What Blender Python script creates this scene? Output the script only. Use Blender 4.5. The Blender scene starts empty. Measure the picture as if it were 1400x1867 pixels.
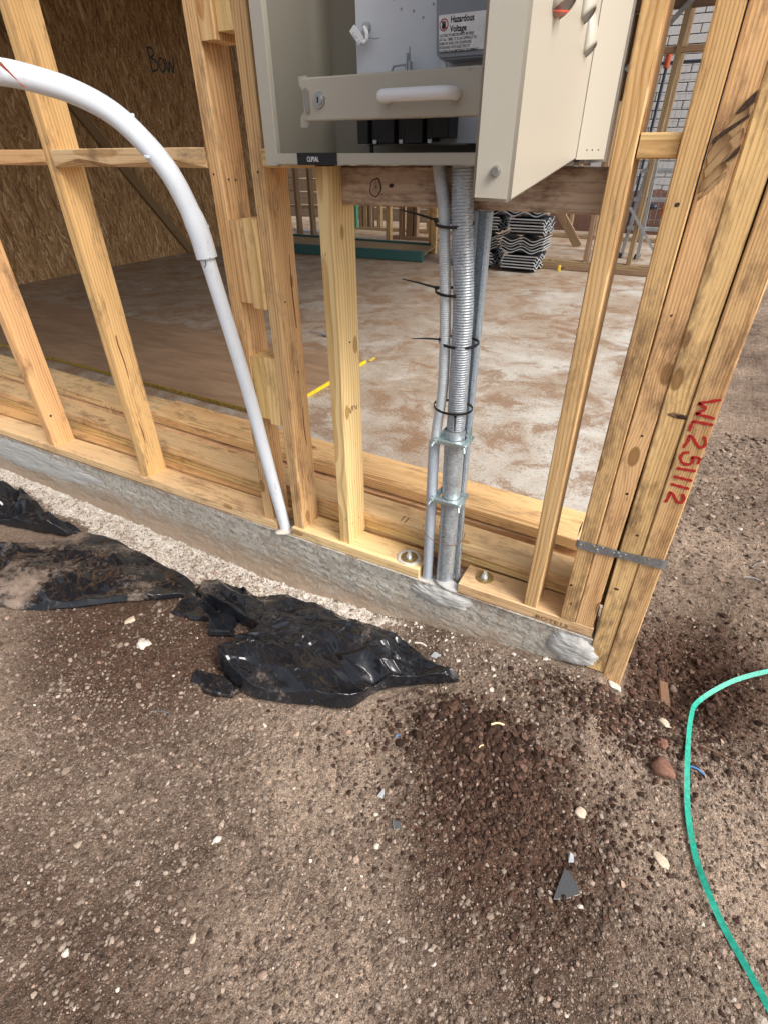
import bpy, bmesh, math, random
import numpy as np
from mathutils import Vector, Matrix
S = bpy.context.scene
COL = S.collection
rnd = random.Random(7)
RS = np.random.RandomState(11)
R = math.radians

# ------------------------------------------------------------------ camera
th, ps, ro = R(34.38), R(28.416), R(-0.355)
fwd = Vector((-math.sin(ps)*math.cos(th), math.cos(ps)*math.cos(th), -math.sin(th)))
rt = Vector((math.cos(ps), math.sin(ps), 0)); upv = rt.cross(fwd)
r2 = rt*math.cos(ro)+upv*math.sin(ro); u2 = upv*math.cos(ro)-rt*math.sin(ro)
cd = bpy.data.cameras.new('camera'); cam = bpy.data.objects.new('camera', cd); COL.objects.link(cam)
cd.sensor_fit = 'HORIZONTAL'; cd.sensor_width = 36; cd.lens = 36*962.3/1400
cd.clip_start = 0.02; cd.clip_end = 400
m = Matrix.Identity(4)
for i in range(3):
    m[i][0] = r2[i]; m[i][1] = u2[i]; m[i][2] = -fwd[i]
m[2][3] = 1.0
cam.matrix_world = m
S.camera = cam
# ------------------------------------------------------------------ sky + sun (bright overcast)
W = bpy.data.worlds.new('World'); S.world = W; W.use_nodes = True
nt = W.node_tree; bg = nt.nodes['Background']
sky = nt.nodes.new('ShaderNodeTexSky'); sky.sky_type = 'NISHITA'; sky.sun_disc = False
SUN_EL, SUN_AZ = R(46), R(106)     # azimuth clockwise from +Y: light comes from the right and a little behind the camera
sky.sun_elevation = SUN_EL; sky.sun_rotation = SUN_AZ
sky.air_density = 1.0; sky.dust_density = 6.0; sky.ozone_density = 1.0
hs = nt.nodes.new('ShaderNodeHueSaturation'); hs.inputs['Saturation'].default_value = 0.42
nt.links.new(sky.outputs[0], hs.inputs['Color']); nt.links.new(hs.outputs[0], bg.inputs[0])
bg.inputs[1].default_value = 0.13
sl = bpy.data.lights.new('sun', 'SUN'); sl.energy = 1.7; sl.angle = R(28); sl.color = (1, .965, .92)
so = bpy.data.objects.new('sun', sl); COL.objects.link(so)
d = Vector((math.sin(SUN_AZ)*math.cos(SUN_EL), math.cos(SUN_AZ)*math.cos(SUN_EL), math.sin(SUN_EL)))
so.rotation_euler = d.to_track_quat('Z', 'Y').to_euler(); so.location = (3, -3, 6)
S.view_settings.view_transform = 'Standard'; S.view_settings.look = 'None'
S.view_settings.exposure = 0.72; S.view_settings.gamma = 1.0; S.view_settings.use_curve_mapping = False

# ------------------------------------------------------------------ numpy noise
def vnoise(x, y, seed=0):
    xi = np.floor(x).astype(np.int64); yi = np.floor(y).astype(np.int64)
    xf = x-xi; yf = y-yi
    u = xf*xf*(3-2*xf); v = yf*yf*(3-2*yf)
    def h(a, b):
        n = (a*374761393+b*668265263+seed*1442695041) & 0x7fffffff
        n = ((n ^ (n >> 13))*1274126177) & 0x7fffffff
        n = (n ^ (n >> 16)) & 0xffff
        return n/65535.0
    return (h(xi, yi)*(1-u)+h(xi+1, yi)*u)*(1-v)+(h(xi, yi+1)*(1-u)+h(xi+1, yi+1)*u)*v
def fbm(x, y, f, o=4, seed=0, g=.5):
    r = 0; a = 1; t = 0
    for i in range(o):
        r = r+a*vnoise(x*f+17.3*i, y*f-9.1*i, seed+i); t += a; a *= g; f *= 2.03
    return r/t*2-1
def sstep(a, b, x):
    t = np.clip((x-a)/(b-a), 0, 1); return t*t*(3-2*t)

# ------------------------------------------------------------------ materials
def newmat(name):
    mt = bpy.data.materials.new(name); mt.use_nodes = True
    n = mt.node_tree.nodes; l = mt.node_tree.links
    return mt, n, l, n['Principled BSDF']
class G:
    def __init__(s, name):
        s.m, s.n, s.l, s.b = newmat(name)
    def node(s, t, **k):
        nd = s.n.new(t)
        for a, v in k.items():
            if a.startswith('i_'): 
                nd.inputs[a[2:].replace('_', ' ')].default_value = v
            else: setattr(nd, a, v)
        return nd
    def link(s, a, b): s.l.new(a, b)
    def math(s, op, a, b=None, c=None, clamp=False):
        nd = s.n.new('ShaderNodeMath'); nd.operation = op; nd.use_clamp = clamp
        for i, v in enumerate((a, b, c)):
            if v is None: continue
            if isinstance(v, (int, float)): nd.inputs[i].default_value = v
            else: s.l.new(v, nd.inputs[i])
        return nd.outputs[0]
    def mix(s, f, a, b, mode='MIX'):
        nd = s.n.new('ShaderNodeMix'); nd.data_type = 'RGBA'; nd.blend_type = mode; nd.clamp_factor = True
        for i, v in ((0, f), (6, a), (7, b)):
            if isinstance(v, (int, float)): nd.inputs[i].default_value = v
            elif isinstance(v, tuple): nd.inputs[i].default_value = (*v, 1) if len(v) == 3 else v
            else: s.l.new(v, nd.inputs[i])
        return nd.outputs[2]
    def ramp(s, f, stops, interp='LINEAR'):
        nd = s.n.new('ShaderNodeValToRGB'); cr = nd.color_ramp; cr.interpolation = interp
        while len(cr.elements) < len(stops): cr.elements.new(.5)
        for e, (p, c) in zip(cr.elements, stops):
            e.position = p; e.color = (c, c, c, 1) if isinstance(c, (int, float)) else (*c, 1)
        s.l.new(f, nd.inputs[0]); return nd.outputs[0]
    def noise(s, vec, sc, det=4, rough=.55, dist=0):
        nd = s.n.new('ShaderNodeTexNoise'); nd.inputs['Scale'].default_value = sc; nd.inputs['Detail'].default_value = det
        nd.inputs['Roughness'].default_value = rough; nd.inputs['Distortion'].default_value = dist
        s.l.new(vec, nd.inputs['Vector']); return nd.outputs['Fac']
    def mapping(s, vec, scale=(1, 1, 1), rot=(0, 0, 0), loc=(0, 0, 0)):
        nd = s.n.new('ShaderNodeMapping'); nd.inputs['Scale'].default_value = scale; nd.inputs['Rotation'].default_value = rot
        nd.inputs['Location'].default_value = loc
        s.l.new(vec, nd.inputs[0]); return nd.outputs[0]
    def bump(s, h, st=.3, dist=.001, nrm=None):
        nd = s.n.new('ShaderNodeBump'); nd.inputs['Strength'].default_value = st; nd.inputs['Distance'].default_value = dist
        s.l.new(h, nd.inputs['Height'])
        if nrm is not None: s.l.new(nrm, nd.inputs['Normal'])
        return nd.outputs[0]
    def obj(s): return s.n.new('ShaderNodeTexCoord').outputs['Object']
    def rand(s): return s.n.new('ShaderNodeObjectInfo').outputs['Random']
    def out(s, col=None, rough=None, nrm=None, metal=None, spec=None):
        for k, v in (('Base Color', col), ('Roughness', rough), ('Normal', nrm), ('Metallic', metal), ('Specular IOR Level', spec)):
            if v is None: continue
            if isinstance(v, tuple): s.b.inputs[k].default_value = (*v, 1)
            elif isinstance(v, (int, float)): s.b.inputs[k].default_value = v
            else: s.l.new(v, s.b.inputs[k])
        return s.m

def wood(name, light, dark, ring=210, dirt=.3, dirtcol=(.16, .085, .045), grey=0.0, contrast=.8, knots=True, rng_var=.12, wander=.045):
    g = G(name); o = g.obj(); rn = g.rand()
    cmb = g.node('ShaderNodeCombineXYZ')
    g.link(g.math('MULTIPLY', rn, 37.0), cmb.inputs[0]); g.link(g.math('MULTIPLY', rn, 91.0), cmb.inputs[1]); g.link(g.math('MULTIPLY', rn, 53.0), cmb.inputs[2])
    va = g.node('ShaderNodeVectorMath', operation='ADD'); g.link(o, va.inputs[0]); g.link(cmb.outputs[0], va.inputs[1]); p = va.outputs[0]
    sx = g.node('ShaderNodeSeparateXYZ'); g.link(o, sx.inputs[0])
    r1 = g.math('FRACT', g.math('MULTIPLY', rn, 7.31)); r2_ = g.math('FRACT', g.math('MULTIPLY', rn, 13.7))
    # low frequency wander of the growth rings along the length
    wz = g.noise(g.mapping(p, (1.5, 1.5, 1.3)), 1.0, 2, .5); wz2 = g.noise(g.mapping(p, (6, 6, 4.5)), 1.0, 2, .5)
    ox = g.math('MULTIPLY_ADD', r1, .10, -.05); oy = g.math('MULTIPLY_ADD', r2_, .12, .025)
    X = g.math('ADD', g.math('ADD', sx.outputs[0], ox), g.math('MULTIPLY_ADD', wz, wander, -wander/2))
    Y = g.math('ADD', g.math('ADD', sx.outputs[1], oy), g.math('MULTIPLY_ADD', wz2, wander*.22, -wander*.11))
    rr = g.math('SQRT', g.math('ADD', g.math('MULTIPLY', X, X), g.math('MULTIPLY', Y, Y)))
    # knots
    vk = g.node('ShaderNodeTexVoronoi'); vk.inputs['Scale'].default_value = 1.0; g.link(g.mapping(p, (9, 9, 4.2)), vk.inputs['Vector'])
    kd = vk.outputs['Distance']
    kn = g.math('SUBTRACT', 1.0, g.math('DIVIDE', kd, .17), clamp=True)
    ksw = g.math('SUBTRACT', 1.0, g.math('DIVIDE', kd, .5), clamp=True)
    rr = g.math('ADD', rr, g.math('MULTIPLY', g.math('MULTIPLY', ksw, ksw), .012))
    ph = g.math('FRACT', g.math('MULTIPLY_ADD', rr, ring, g.math('MULTIPLY', g.noise(g.mapping(p, (25, 25, 5)), 1, 2), .35)))
    rg = g.ramp(ph, [(0, 0), (.40, .15), (.78, .95), (.92, 1), (1, 0)])
    fib = g.noise(g.mapping(p, (900, 900, 16)), 1, 3, .6)
    fib2 = g.noise(g.mapping(p, (210, 210, 3.5)), 1, 4, .65)
    broad = g.noise(g.mapping(p, (48, 48, 1.6)), 1, 3, .6)
    blot = g.noise(g.mapping(p, (22, 22, 4)), 1, 3, .5)
    f = g.math('MULTIPLY', rg, contrast)
    f = g.math('ADD', f, g.math('MULTIPLY_ADD', fib2, .8, -.42))
    f = g.math('ADD', f, g.math('MULTIPLY_ADD', broad, 1.3, -.68))
    f = g.math('ADD', f, g.math('MULTIPLY_ADD', blot, .7, -.35), clamp=True)
    c = g.mix(f, light, dark)
    c = g.mix(g.math('MULTIPLY', fib, .35), c, g.mix(.6, c, dark))
    # tone per piece
    hsv = g.node('ShaderNodeHueSaturation'); g.link(c, hsv.inputs['Color'])
    g.link(g.math('MULTIPLY_ADD', r1, 2*rng_var, 1-rng_var), hsv.inputs['Value']); g.link(g.math('MULTIPLY_ADD', r2_, .024, .488), hsv.inputs['Hue'])
    c = hsv.outputs[0]
    if knots:
        kcol = tuple(a*.22 for a in dark)
        c = g.mix(g.ramp(kn, [(0, 0), (.38, 0), (.50, .85), (1, .8)]), c, g.mix(.4, dark, kcol))
    # dirt: muddy smears, fibrous patches
    dn = g.noise(g.mapping(p, (16, 16, 5)), 1, 6, .65, .3); dn2 = g.noise(g.mapping(p, (90, 90, 30)), 1, 5, .7)
    dm = g.math('ADD', g.math('MULTIPLY', dn, .75), g.math('MULTIPLY', dn2, .35))
    e0 = .74-.26*dirt
    dmask = g.ramp(dm, [(0, 0), (max(e0-.05, .01), 0), (e0+.10, min(.9, dirt*1.3)), (1, min(1, dirt*1.5))])
    c = g.mix(dmask, c, dirtcol)
    # small dark resin flecks
    vf = g.node('ShaderNodeTexVoronoi'); vf.inputs['Scale'].default_value = 1.0; g.link(g.mapping(p, (60, 60, 14)), vf.inputs['Vector'])
    fl = g.ramp(vf.outputs['Distance'], [(0, .8), (.05, .7), (.10, 0)])
    c = g.mix(g.math('MULTIPLY', fl, g.ramp(dn, [(0, 0), (.5, 0), (.6, 1)])), c, tuple(a*.3 for a in dark))
    if grey: c = g.mix(grey, c, (.25, .23, .2))
    c = g.mix(g.math('MULTIPLY', g.ramp(g.noise(g.mapping(p, (150, 150, 2.2)), 1, 3, .6), [(.57, 0), (.68, 1)]), .34), c, tuple(a*.45 for a in dark))
    h = g.math('ADD', g.math('MULTIPLY', fib, .5), g.math('MULTIPLY', rg, .35))
    h = g.math('ADD', h, g.math('MULTIPLY', dn2, .5))
    return g.out(c, g.math('MULTIPLY_ADD', fib2, .25, .55), g.bump(h, .35, .0012), spec=.25)

PINE = wood('pine', (.83, .585, .285), (.48, .245, .08), 140, dirt=.50, contrast=.68)
PINE_Y = wood('pine_pale', (.88, .68, .34), (.56, .34, .115), 100, dirt=.18, contrast=.8)
PINE_O = wood('pine_orange', (.84, .54, .25), (.50, .24, .085), 120, dirt=.50, contrast=.58, dirtcol=(.20, .105, .06))
PINE_D = wood('pine_dirty', (.82, .58, .33), (.50, .29, .12), 130, dirt=.56, dirtcol=(.19, .11, .07))
PINE_P = wood('pine_plate', (.84, .59, .33), (.54, .31, .125), 130, dirt=.56, dirtcol=(.26, .13, .075), contrast=.5)
HARD = wood('hardwood_studs', (.81, .565, .265), (.40, .20, .065), 210, dirt=.60, dirtcol=(.15, .08, .045), contrast=.62, wander=.02)
BROWN = wood('weathered_board', (.60, .47, .34), (.36, .23, .14), 110, dirt=.72, dirtcol=(.13, .055, .03), contrast=.55)
SIDEB = wood('dimmed_interior_pine', (.33, .23, .135), (.17, .10, .055), 130, dirt=.4, contrast=.7)  # pine darkened to carry the dim light of the interior
DARKW = wood('dark_timber', (.16, .11, .075), (.08, .05, .03), 180, dirt=.5)
BROWN2 = wood('brace_timber', (.22, .14, .08), (.12, .07, .035), 120, dirt=.3)
TORN = wood('torn_wood', (.42, .26, .14), (.16, .08, .04), 600, dirt=.4, contrast=1)

def simple(name, col, rough=.5, metal=0, bump=0, bs=60, var=.08, spec=.5):
    g = G(name); o = g.obj(); n = g.noise(o, bs, 4)
    c = g.mix(g.ramp(n, [(.3, 0), (.7, 1)]), tuple(a*(1-var) for a in col), tuple(min(1, a*(1+var)) for a in col))
    return g.out(c, rough, g.bump(n, bump, .001) if bump else None, metal, spec)
BEIGE = simple('beige_enamel', (.46, .43, .36), .30, 0, .05, 900, .02)
BEIGE2 = simple('beige_enamel_shaded', (.27, .25, .205), .42, 0, .03, 900, .02)  # same enamel darkened for the shade inside the box
WHITEP = simple('white_plastic', (.85, .87, .90), .3, 0, 0, 20, .02)
PANELW = simple('grey_white_panel', (.62, .66, .72), .4, 0, 0, 20, .03)
METERG = simple('grey_meter_case', (.26, .28, .32), .4, 0, 0, 20, .03)
BLACKP = simple('black_plastic', (.012, .012, .014), .38, 0, 0, 20, .05)
REDP = simple('red_paint', (.42, .018, .014), .55, 0, .2, 300, .25)
REDL = simple('red_plastic', (.62, .05, .01), .4)
ORANGE = simple('orange_tape', (.85, .16, .06), .6)
GREENP = simple('green_painted_edge', (.025, .09, .085), .6, 0, .2, 80, .35)
GREENS = simple('green_strapping', (.015, .34, .24), .5, 0, .2, 120, .30)
YELLOW = simple('yellow_edge', (.66, .48, .02), .6, 0, .2, 60, .25)
BLUEP = simple('blue_paint', (.012, .02, .04), .45)
BLUEW = simple('blue_wire', (.07, .22, .50), .4)
INK = simple('marker_ink', (.012, .03, .035), .6)
BLACKINK = simple('black_print', (.02, .02, .025), .6)
BROWNINK = simple('brown_print', (.17, .08, .035), .7, 0, 0, 300, .3)
WHITEI = simple('white_print', (.85, .85, .85), .5)
CHROME = simple('lock_metal', (.55, .55, .55), .28, 1)
ALU = simple('aluminium', (.42, .45, .48), .38, .8, .1, 40, .15)
GREYC = simple('grey_conduit', (.42, .46, .52), .42, 0, .05, 90, .08)
BRASS = simple('zinc_washer', (.44, .34, .16), .42, .7, .2, 90, .3)
def clodm():
    g = G('clod_crumbs'); o = g.obj(); a = g.node('ShaderNodeAttribute', attribute_name='tone').outputs['Fac']
    c = g.ramp(a, [(0, (.030, .018, .013)), (.5, (.060, .034, .025)), (.85, (.105, .058, .042)), (.96, (.18, .11, .08)), (1, (.30, .23, .18))])
    n = g.noise(o, 260, 4, .7)
    return g.out(g.mix(g.ramp(n, [(.35, .6), (.6, 0)]), c, (.04, .024, .017)), .95, g.bump(n, .8, .0015), spec=.12)
CLODM = clodm()
CLAY = simple('clod_soil', (.085, .046, .033), .95, 0, .9, 160, .55, .1)
ROCKR = simple('reddish_rock', (.20, .105, .075), .9, 0, .8, 120, .35, .15)
ROCKL = simple('pale_pebble', (.52, .42, .32), .8, 0, .5, 150, .2, .2)
ROCKW = simple('whitish_lump', (.58, .53, .46), .9, 0, .8, 150, .2, .15)
STRAW = simple('straw', (.68, .56, .33), .7, 0, .3, 200, .2)
TWIG = simple('twig', (.17, .09, .05), .8, 0, .4, 200, .3)
TILEG = simple('roof_tile', (.30, .31, .33), .8, 0, .3, 120, .2)
TILEE = simple('tile_edge', (.36, .375, .39), .8, 0, .3, 120, .2)
SHARD = simple('tile_shard_face', (.035, .037, .042), .6, 0, .6, 500, .4)
SHARDE = simple('tile_shard_edge', (.62, .64, .58), .85, 0, .6, 400, .2)

def galv(name, base=(.50, .545, .58), rough=.33, sc=45, metal=.85):
    g = G(name); o = g.obj()
    v = g.node('ShaderNodeTexVoronoi'); v.inputs['Scale'].default_value = sc*3; g.link(o, v.inputs['Vector'])
    n = g.noise(g.mapping(o, (1, 1, .35)), sc, 6, .65, .6)
    s2 = g.node('ShaderNodeSeparateColor'); g.link(v.outputs['Color'], s2.inputs[0])
    f = g.math('ADD', g.math('MULTIPLY', s2.outputs[0], .3), g.math('MULTIPLY', n, .8))
    c = g.mix(g.ramp(f, [(.3, 0), (.8, 1)]), tuple(a*.68 for a in base), tuple(min(a*1.25, 1) for a in base))
    return g.out(c, g.math('MULTIPLY_ADD', n, .35, rough-.12), g.bump(n, .12, .001), metal)
GALV = galv('galvanised_steel', sc=110); GALVP = galv('galvanised_pipe', (.50, .55, .585), .32, 90, .6)
FLEX = galv('flexible_steel', (.42, .46, .50), .38, 120, .6)
ZINC = galv('zinc_clamp', (.55, .66, .66), .3, 60, .75)
STRUT = galv('strut_channel', (.52, .60, .67), .4, 120, .45)
FLEXW = simple('white_flex', (.55, .585, .61), .4, .1)

def white_pipe():
    g = G('white_conduit'); o = g.obj()
    n = g.noise(g.mapping(o, (1, 1, .25)), 120, 6, .7); n2 = g.noise(o, 14, 4, .6)
    f = g.math('MULTIPLY', g.ramp(n, [(0, 0), (.56, 0), (.72, .8)]), g.ramp(n2, [(.4, .2), (.62, 1)]))
    sx = g.node('ShaderNodeSeparateXYZ'); g.link(o, sx.inputs[0])
    low = g.ramp(sx.outputs[2], [(0, 1), (.80, 1), (.86, .15), (1, .1)])
    return g.out(g.mix(g.math('MULTIPLY', f, low), (.77, .83, .90), (.36, .35, .35)), .30, g.bump(n, .04, .001))
WPIPE = white_pipe()

def osb():
    g = G('osb_board'); o = g.obj(); acc = None; h = None
    for k, (rot, th_) in enumerate(((.15, .36), (-.45, .30), (.65, .26), (-.8, .22), (0.3, .3), (-.15, .3))):
        nz = g.noise(g.mapping(o, (1, 14, 14)), 1.0, 2)
        q = g.mapping(g.mapping(o, (1, 1, 1), (rot, 0, 0)), (1, 75, 9), (0, 0, 0), (k*3.1, k*1.7, k*2.3))
        v = g.node('ShaderNodeTexVoronoi'); v.inputs['Scale'].default_value = 1.0; v.inputs['Randomness'].default_value = 1
        g.link(q, v.inputs['Vector'])
        sc = g.node('ShaderNodeSeparateColor'); g.link(v.outputs['Color'], sc.inputs[0])
        colr = g.ramp(sc.outputs[1], [(0, (.17, .09, .04)), (.25, (.27, .155, .07)), (.6, (.38, .235, .11)), (.9, (.47, .31, .155)), (1, (.68, .50, .29))])
        if acc is None: acc = colr; h = sc.outputs[1]
        else:
            mk = g.ramp(sc.outputs[0], [(0, 0), (.55, 0), (.58, 1)])
            acc = g.mix(mk, acc, colr); h = g.math('ADD', h, g.math('MULTIPLY', sc.outputs[1], mk))
    fine = g.noise(g.mapping(o, (1, 220, 20)), 1.0, 3, .6)
    acc = g.mix(g.math('MULTIPLY', fine, .4), acc, (.12, .06, .025))
    return g.out(acc, .75, g.bump(h, .25, .002), spec=.2)
OSB = osb()

def concrete_floor():
    g = G('concrete_floor'); o = g.obj()
    n1 = g.noise(o, 1.5, 8, .62, .3); n2 = g.noise(o, 14, 8, .72); n3 = g.noise(o, 90, 5, .75); n4 = g.noise(g.mapping(o, loc=(5, 3, 0)), 4.5, 9, .72, .6)
    n5 = g.noise(g.mapping(o, loc=(1, 8, 0)), 3.0, 8, .70, .4)
    sx = g.node('ShaderNodeSeparateXYZ'); g.link(o, sx.inputs[0])
    base = g.mix(g.ramp(n2, [(.3, 0), (.7, 1)]), (.40, .385, .345), (.66, .635, .585))
    # trodden dirt and the room's fading light, both painted stronger to left and back
    grad = g.math('ADD', g.math('MULTIPLY', sx.outputs[0], -.065), g.math('MULTIPLY', sx.outputs[1], .028))
    f = g.math('ADD', g.math('ADD', n1, g.math('MULTIPLY', n2, .45)), g.math('ADD', grad, g.math('MULTIPLY', n3, .30)))
    mud = g.ramp(g.math('MULTIPLY', f, .8), [(0, 0), (.70, 0.0), (.86, .75), (1, .85)])
    c = g.mix(mud, base, g.mix(n2, (.15, .095, .055), (.35, .25, .165)))
    rust = g.ramp(g.math('ADD', n4, g.math('MULTIPLY', n3, .35)), [(0, 0), (.66, 0), (.76, .75), (1, .9)])
    c = g.mix(rust, c, g.mix(n3, (.12, .055, .03), (.30, .17, .075)))
    white = g.ramp(g.math('ADD', n5, g.math('MULTIPLY', n2, .30)), [(0, 0), (.72, 0), (.84, .45)])
    c = g.mix(white, c, (.58, .56, .52))
    sp = g.noise(o, 60, 5, .8); c = g.mix(g.ramp(sp, [(0, 0), (.57, 0), (.64, .8)]), c, (.13, .08, .05))
    sp2 = g.noise(o, 150, 3, .7); c = g.mix(g.ramp(sp2, [(0, 0), (.60, 0), (.68, .7)]), c, (.72, .69, .63))
    wet = g.ramp(n1, [(.38, .35), (.55, .75)])
    return g.out(c, wet, g.bump(g.math('ADD', n2, g.math('MULTIPLY', n3, .6)), .5, .004), spec=.35)
CFLOOR = concrete_floor()
def concrete_edge():
    g = G('slab_edge_concrete'); o = g.obj()
    n1 = g.noise(o, 7, 7, .65, .3); n2 = g.noise(o, 70, 6, .7); n3 = g.noise(o, 320, 3, .6)
    sx = g.node('ShaderNodeSeparateXYZ'); g.link(o, sx.inputs[0])
    c = g.mix(n1, (.38, .35, .30), (.66, .62, .55))
    c = g.mix(g.ramp(n2, [(.38, .75), (.52, 0)]), c, (.22, .20, .165))
    c = g.mix(g.ramp(n3, [(.3, .6), (.42, 0)]), c, (.12, .11, .095))
    crust = g.math('ADD', g.math('MULTIPLY', sx.outputs[2], 45.0), g.math('MULTIPLY_ADD', n2, 2.4, -.6))
    c = g.mix(g.ramp(crust, [(.0, 0), (.45, .9)]), c, (.74, .68, .60))
    mudf = g.math('ADD', g.math('MULTIPLY', sx.outputs[2], -3.2), g.math('ADD', g.math('MULTIPLY', n1, .8), g.math('MULTIPLY_ADD', n2, .6, -.3)))
    c = g.mix(g.ramp(mudf, [(.66, 0), (.95, .85)]), c, (.33, .24, .165))
    c = g.mix(g.ramp(g.noise(g.mapping(o, loc=(4, 0, 2)), 12, 7, .75), [(.54, 0), (.64, .6)]), c, (.34, .26, .18))
    return g.out(c, .85, g.bump(g.math('ADD', n2, g.math('MULTIPLY', n3, .5)), .7, .004), spec=.2)
CEDGE = concrete_edge()
def mortar():
    g = G('smooth_mortar'); o = g.obj(); n = g.noise(g.mapping(o, (1, 1, 2.5), (0, .5, 0)), 22, 6, .6, .6); n2 = g.noise(o, 200, 4, .6)
    c = g.mix(n, (.40, .395, .375), (.56, .555, .53))
    c = g.mix(g.ramp(n2, [(.3, .5), (.42, 0)]), c, (.28, .27, .24))
    return g.out(c, .75, g.bump(g.math('ADD', n, g.math('MULTIPLY', n2, .2)), .7, .004), spec=.25)
MORTAR = mortar()

def soil():
    g = G('soil'); o = g.obj()
    at = g.node('ShaderNodeAttribute', attribute_name='spill').outputs['Fac']
    am = g.node('ShaderNodeAttribute', attribute_name='moist').outputs['Fac']
    n0 = g.noise(o, 3.0, 6, .6); n1 = g.noise(o, 26, 8, .72); n2 = g.noise(o, 240, 5, .7); n3 = g.noise(o, 700, 3, .7)
    v = g.node('ShaderNodeTexVoronoi'); v.inputs['Scale'].default_value = 330; g.link(o, v.inputs['Vector'])
    v2 = g.node('ShaderNodeTexVoronoi'); v2.inputs['Scale'].default_value = 720; g.link(o, v2.inputs['Vector'])
    sc = g.node('ShaderNodeSeparateColor'); g.link(v.outputs['Color'], sc.inputs[0])
    sc2 = g.node('ShaderNodeSeparateColor'); g.link(v2.outputs['Color'], sc2.inputs[0])
    dry = g.mix(g.ramp(g.math('SUBTRACT', g.math('ADD', g.math('MULTIPLY', n1, .6), g.math('MULTIPLY', n0, .6)), g.math('MULTIPLY', am, .16)), [(.42, 0), (.72, 1)]), (.088, .060, .044), (.36, .272, .205))
    wetc = g.mix(n1, (.045, .026, .018), (.11, .062, .042))
    c = g.mix(g.ramp(g.math('ADD', am, g.math('MULTIPLY_ADD', n1, 1.6, -.8)), [(.35, 0), (.85, 1)]), dry, wetc)
    nm = g.noise(o, 95, 5, .75)  # colour mottle standing in for lit crumbs and dark crevices
    mm0 = g.node('ShaderNodeMix'); mm0.data_type = 'RGBA'; mm0.blend_type = 'MULTIPLY'; mm0.inputs[0].default_value = 1.0
    g.link(c, mm0.inputs[6]); g.link(g.ramp(nm, [(.30, .5), (.5, .98), (.70, 1.65)]), mm0.inputs[7]); c = mm0.outputs[2]
    grain = g.ramp(sc.outputs[0], [(0, (.12, .085, .065)), (.35, (.24, .18, .14)), (.7, (.36, .28, .22)), (.92, (.44, .36, .29)), (1, (.54, .47, .40))])
    gm = g.math('MULTIPLY', g.ramp(v.outputs['Distance'], [(0, 1), (.35, .9), (.5, 0)]), g.ramp(sc.outputs[1], [(.5, 0), (.6, .75)]))
    c = g.mix(g.math('MULTIPLY', gm, g.math('SUBTRACT', 1.0, g.math('MULTIPLY', am, .6))), c, grain)
    gr2 = g.ramp(sc2.outputs[0], [(0, .35), (.5, 1.0), (1, 1.75)])
    mm = g.node('ShaderNodeMix'); mm.data_type = 'RGBA'; mm.blend_type = 'MULTIPLY'; mm.inputs[0].default_value = .55
    g.link(c, mm.inputs[6]); g.link(gr2, mm.inputs[7]); c = mm.outputs[2]
    spm = g.math('ADD', at, g.math('ADD', g.math('MULTIPLY_ADD', n1, 1.5, -.75), g.math('ADD', g.math('MULTIPLY_ADD', n2, .8, -.4), g.math('MULTIPLY_ADD', g.noise(o, 9, 4, .6), 1.2, -.6))))
    c = g.mix(g.ramp(spm, [(.50, 0), (.78, .95)]), c, g.mix(g.ramp(g.math('ADD', g.math('MULTIPLY', n2, .55), g.math('MULTIPLY', n1, .45)), [(.42, 0), (.55, 1)]), (.27, .19, .13), (.88, .82, .74)))
    h = g.math('ADD', g.math('MULTIPLY', n1, 1.2), g.math('MULTIPLY', n2, .6))
    h = g.math('ADD', h, g.math('MULTIPLY', g.math('SUBTRACT', 1.0, v.outputs['Distance']), .35))
    h = g.math('ADD', h, g.math('MULTIPLY', n3, .15))
    return g.out(c, .92, g.bump(h, .9, .006), spec=.12)
SOIL = soil()
def stone_mat():
    g = G('gravel_stone'); o = g.obj(); a = g.node('ShaderNodeAttribute', attribute_name='tone').outputs['Fac']
    c = g.ramp(a, [(0, (.055, .035, .026)), (.25, (.11, .08, .06)), (.5, (.22, .17, .135)), (.75, (.36, .29, .235)), (.88, (.38, .24, .175)), (.93, (.50, .44, .37)), (1, (.76, .70, .61))])
    n = g.noise(o, 260, 4, .7)
    c = g.mix(g.ramp(n, [(.35, .55), (.6, 0)]), c, g.mix(.5, c, (.16, .11, .08)))
    return g.out(c, .85, g.bump(n, .6, .001), spec=.2)
STONE = stone_mat()
def pebble_mat():
    g = G('pebble_stone'); o = g.obj()
    c = g.ramp(g.rand(), [(0, (.16, .11, .085)), (.3, (.27, .20, .155)), (.55, (.36, .29, .235)), (.75, (.33, .21, .155)), (.85, (.40, .34, .28)), (1, (.50, .44, .37))])
    n = g.noise(o, 160, 5, .7)
    c = g.mix(g.ramp(n, [(.35, .7), (.62, 0)]), c, g.mix(.6, c, (.14, .095, .07)))
    return g.out(c, .85, g.bump(n, .8, .0015), spec=.2)
PEB = pebble_mat()
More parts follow.
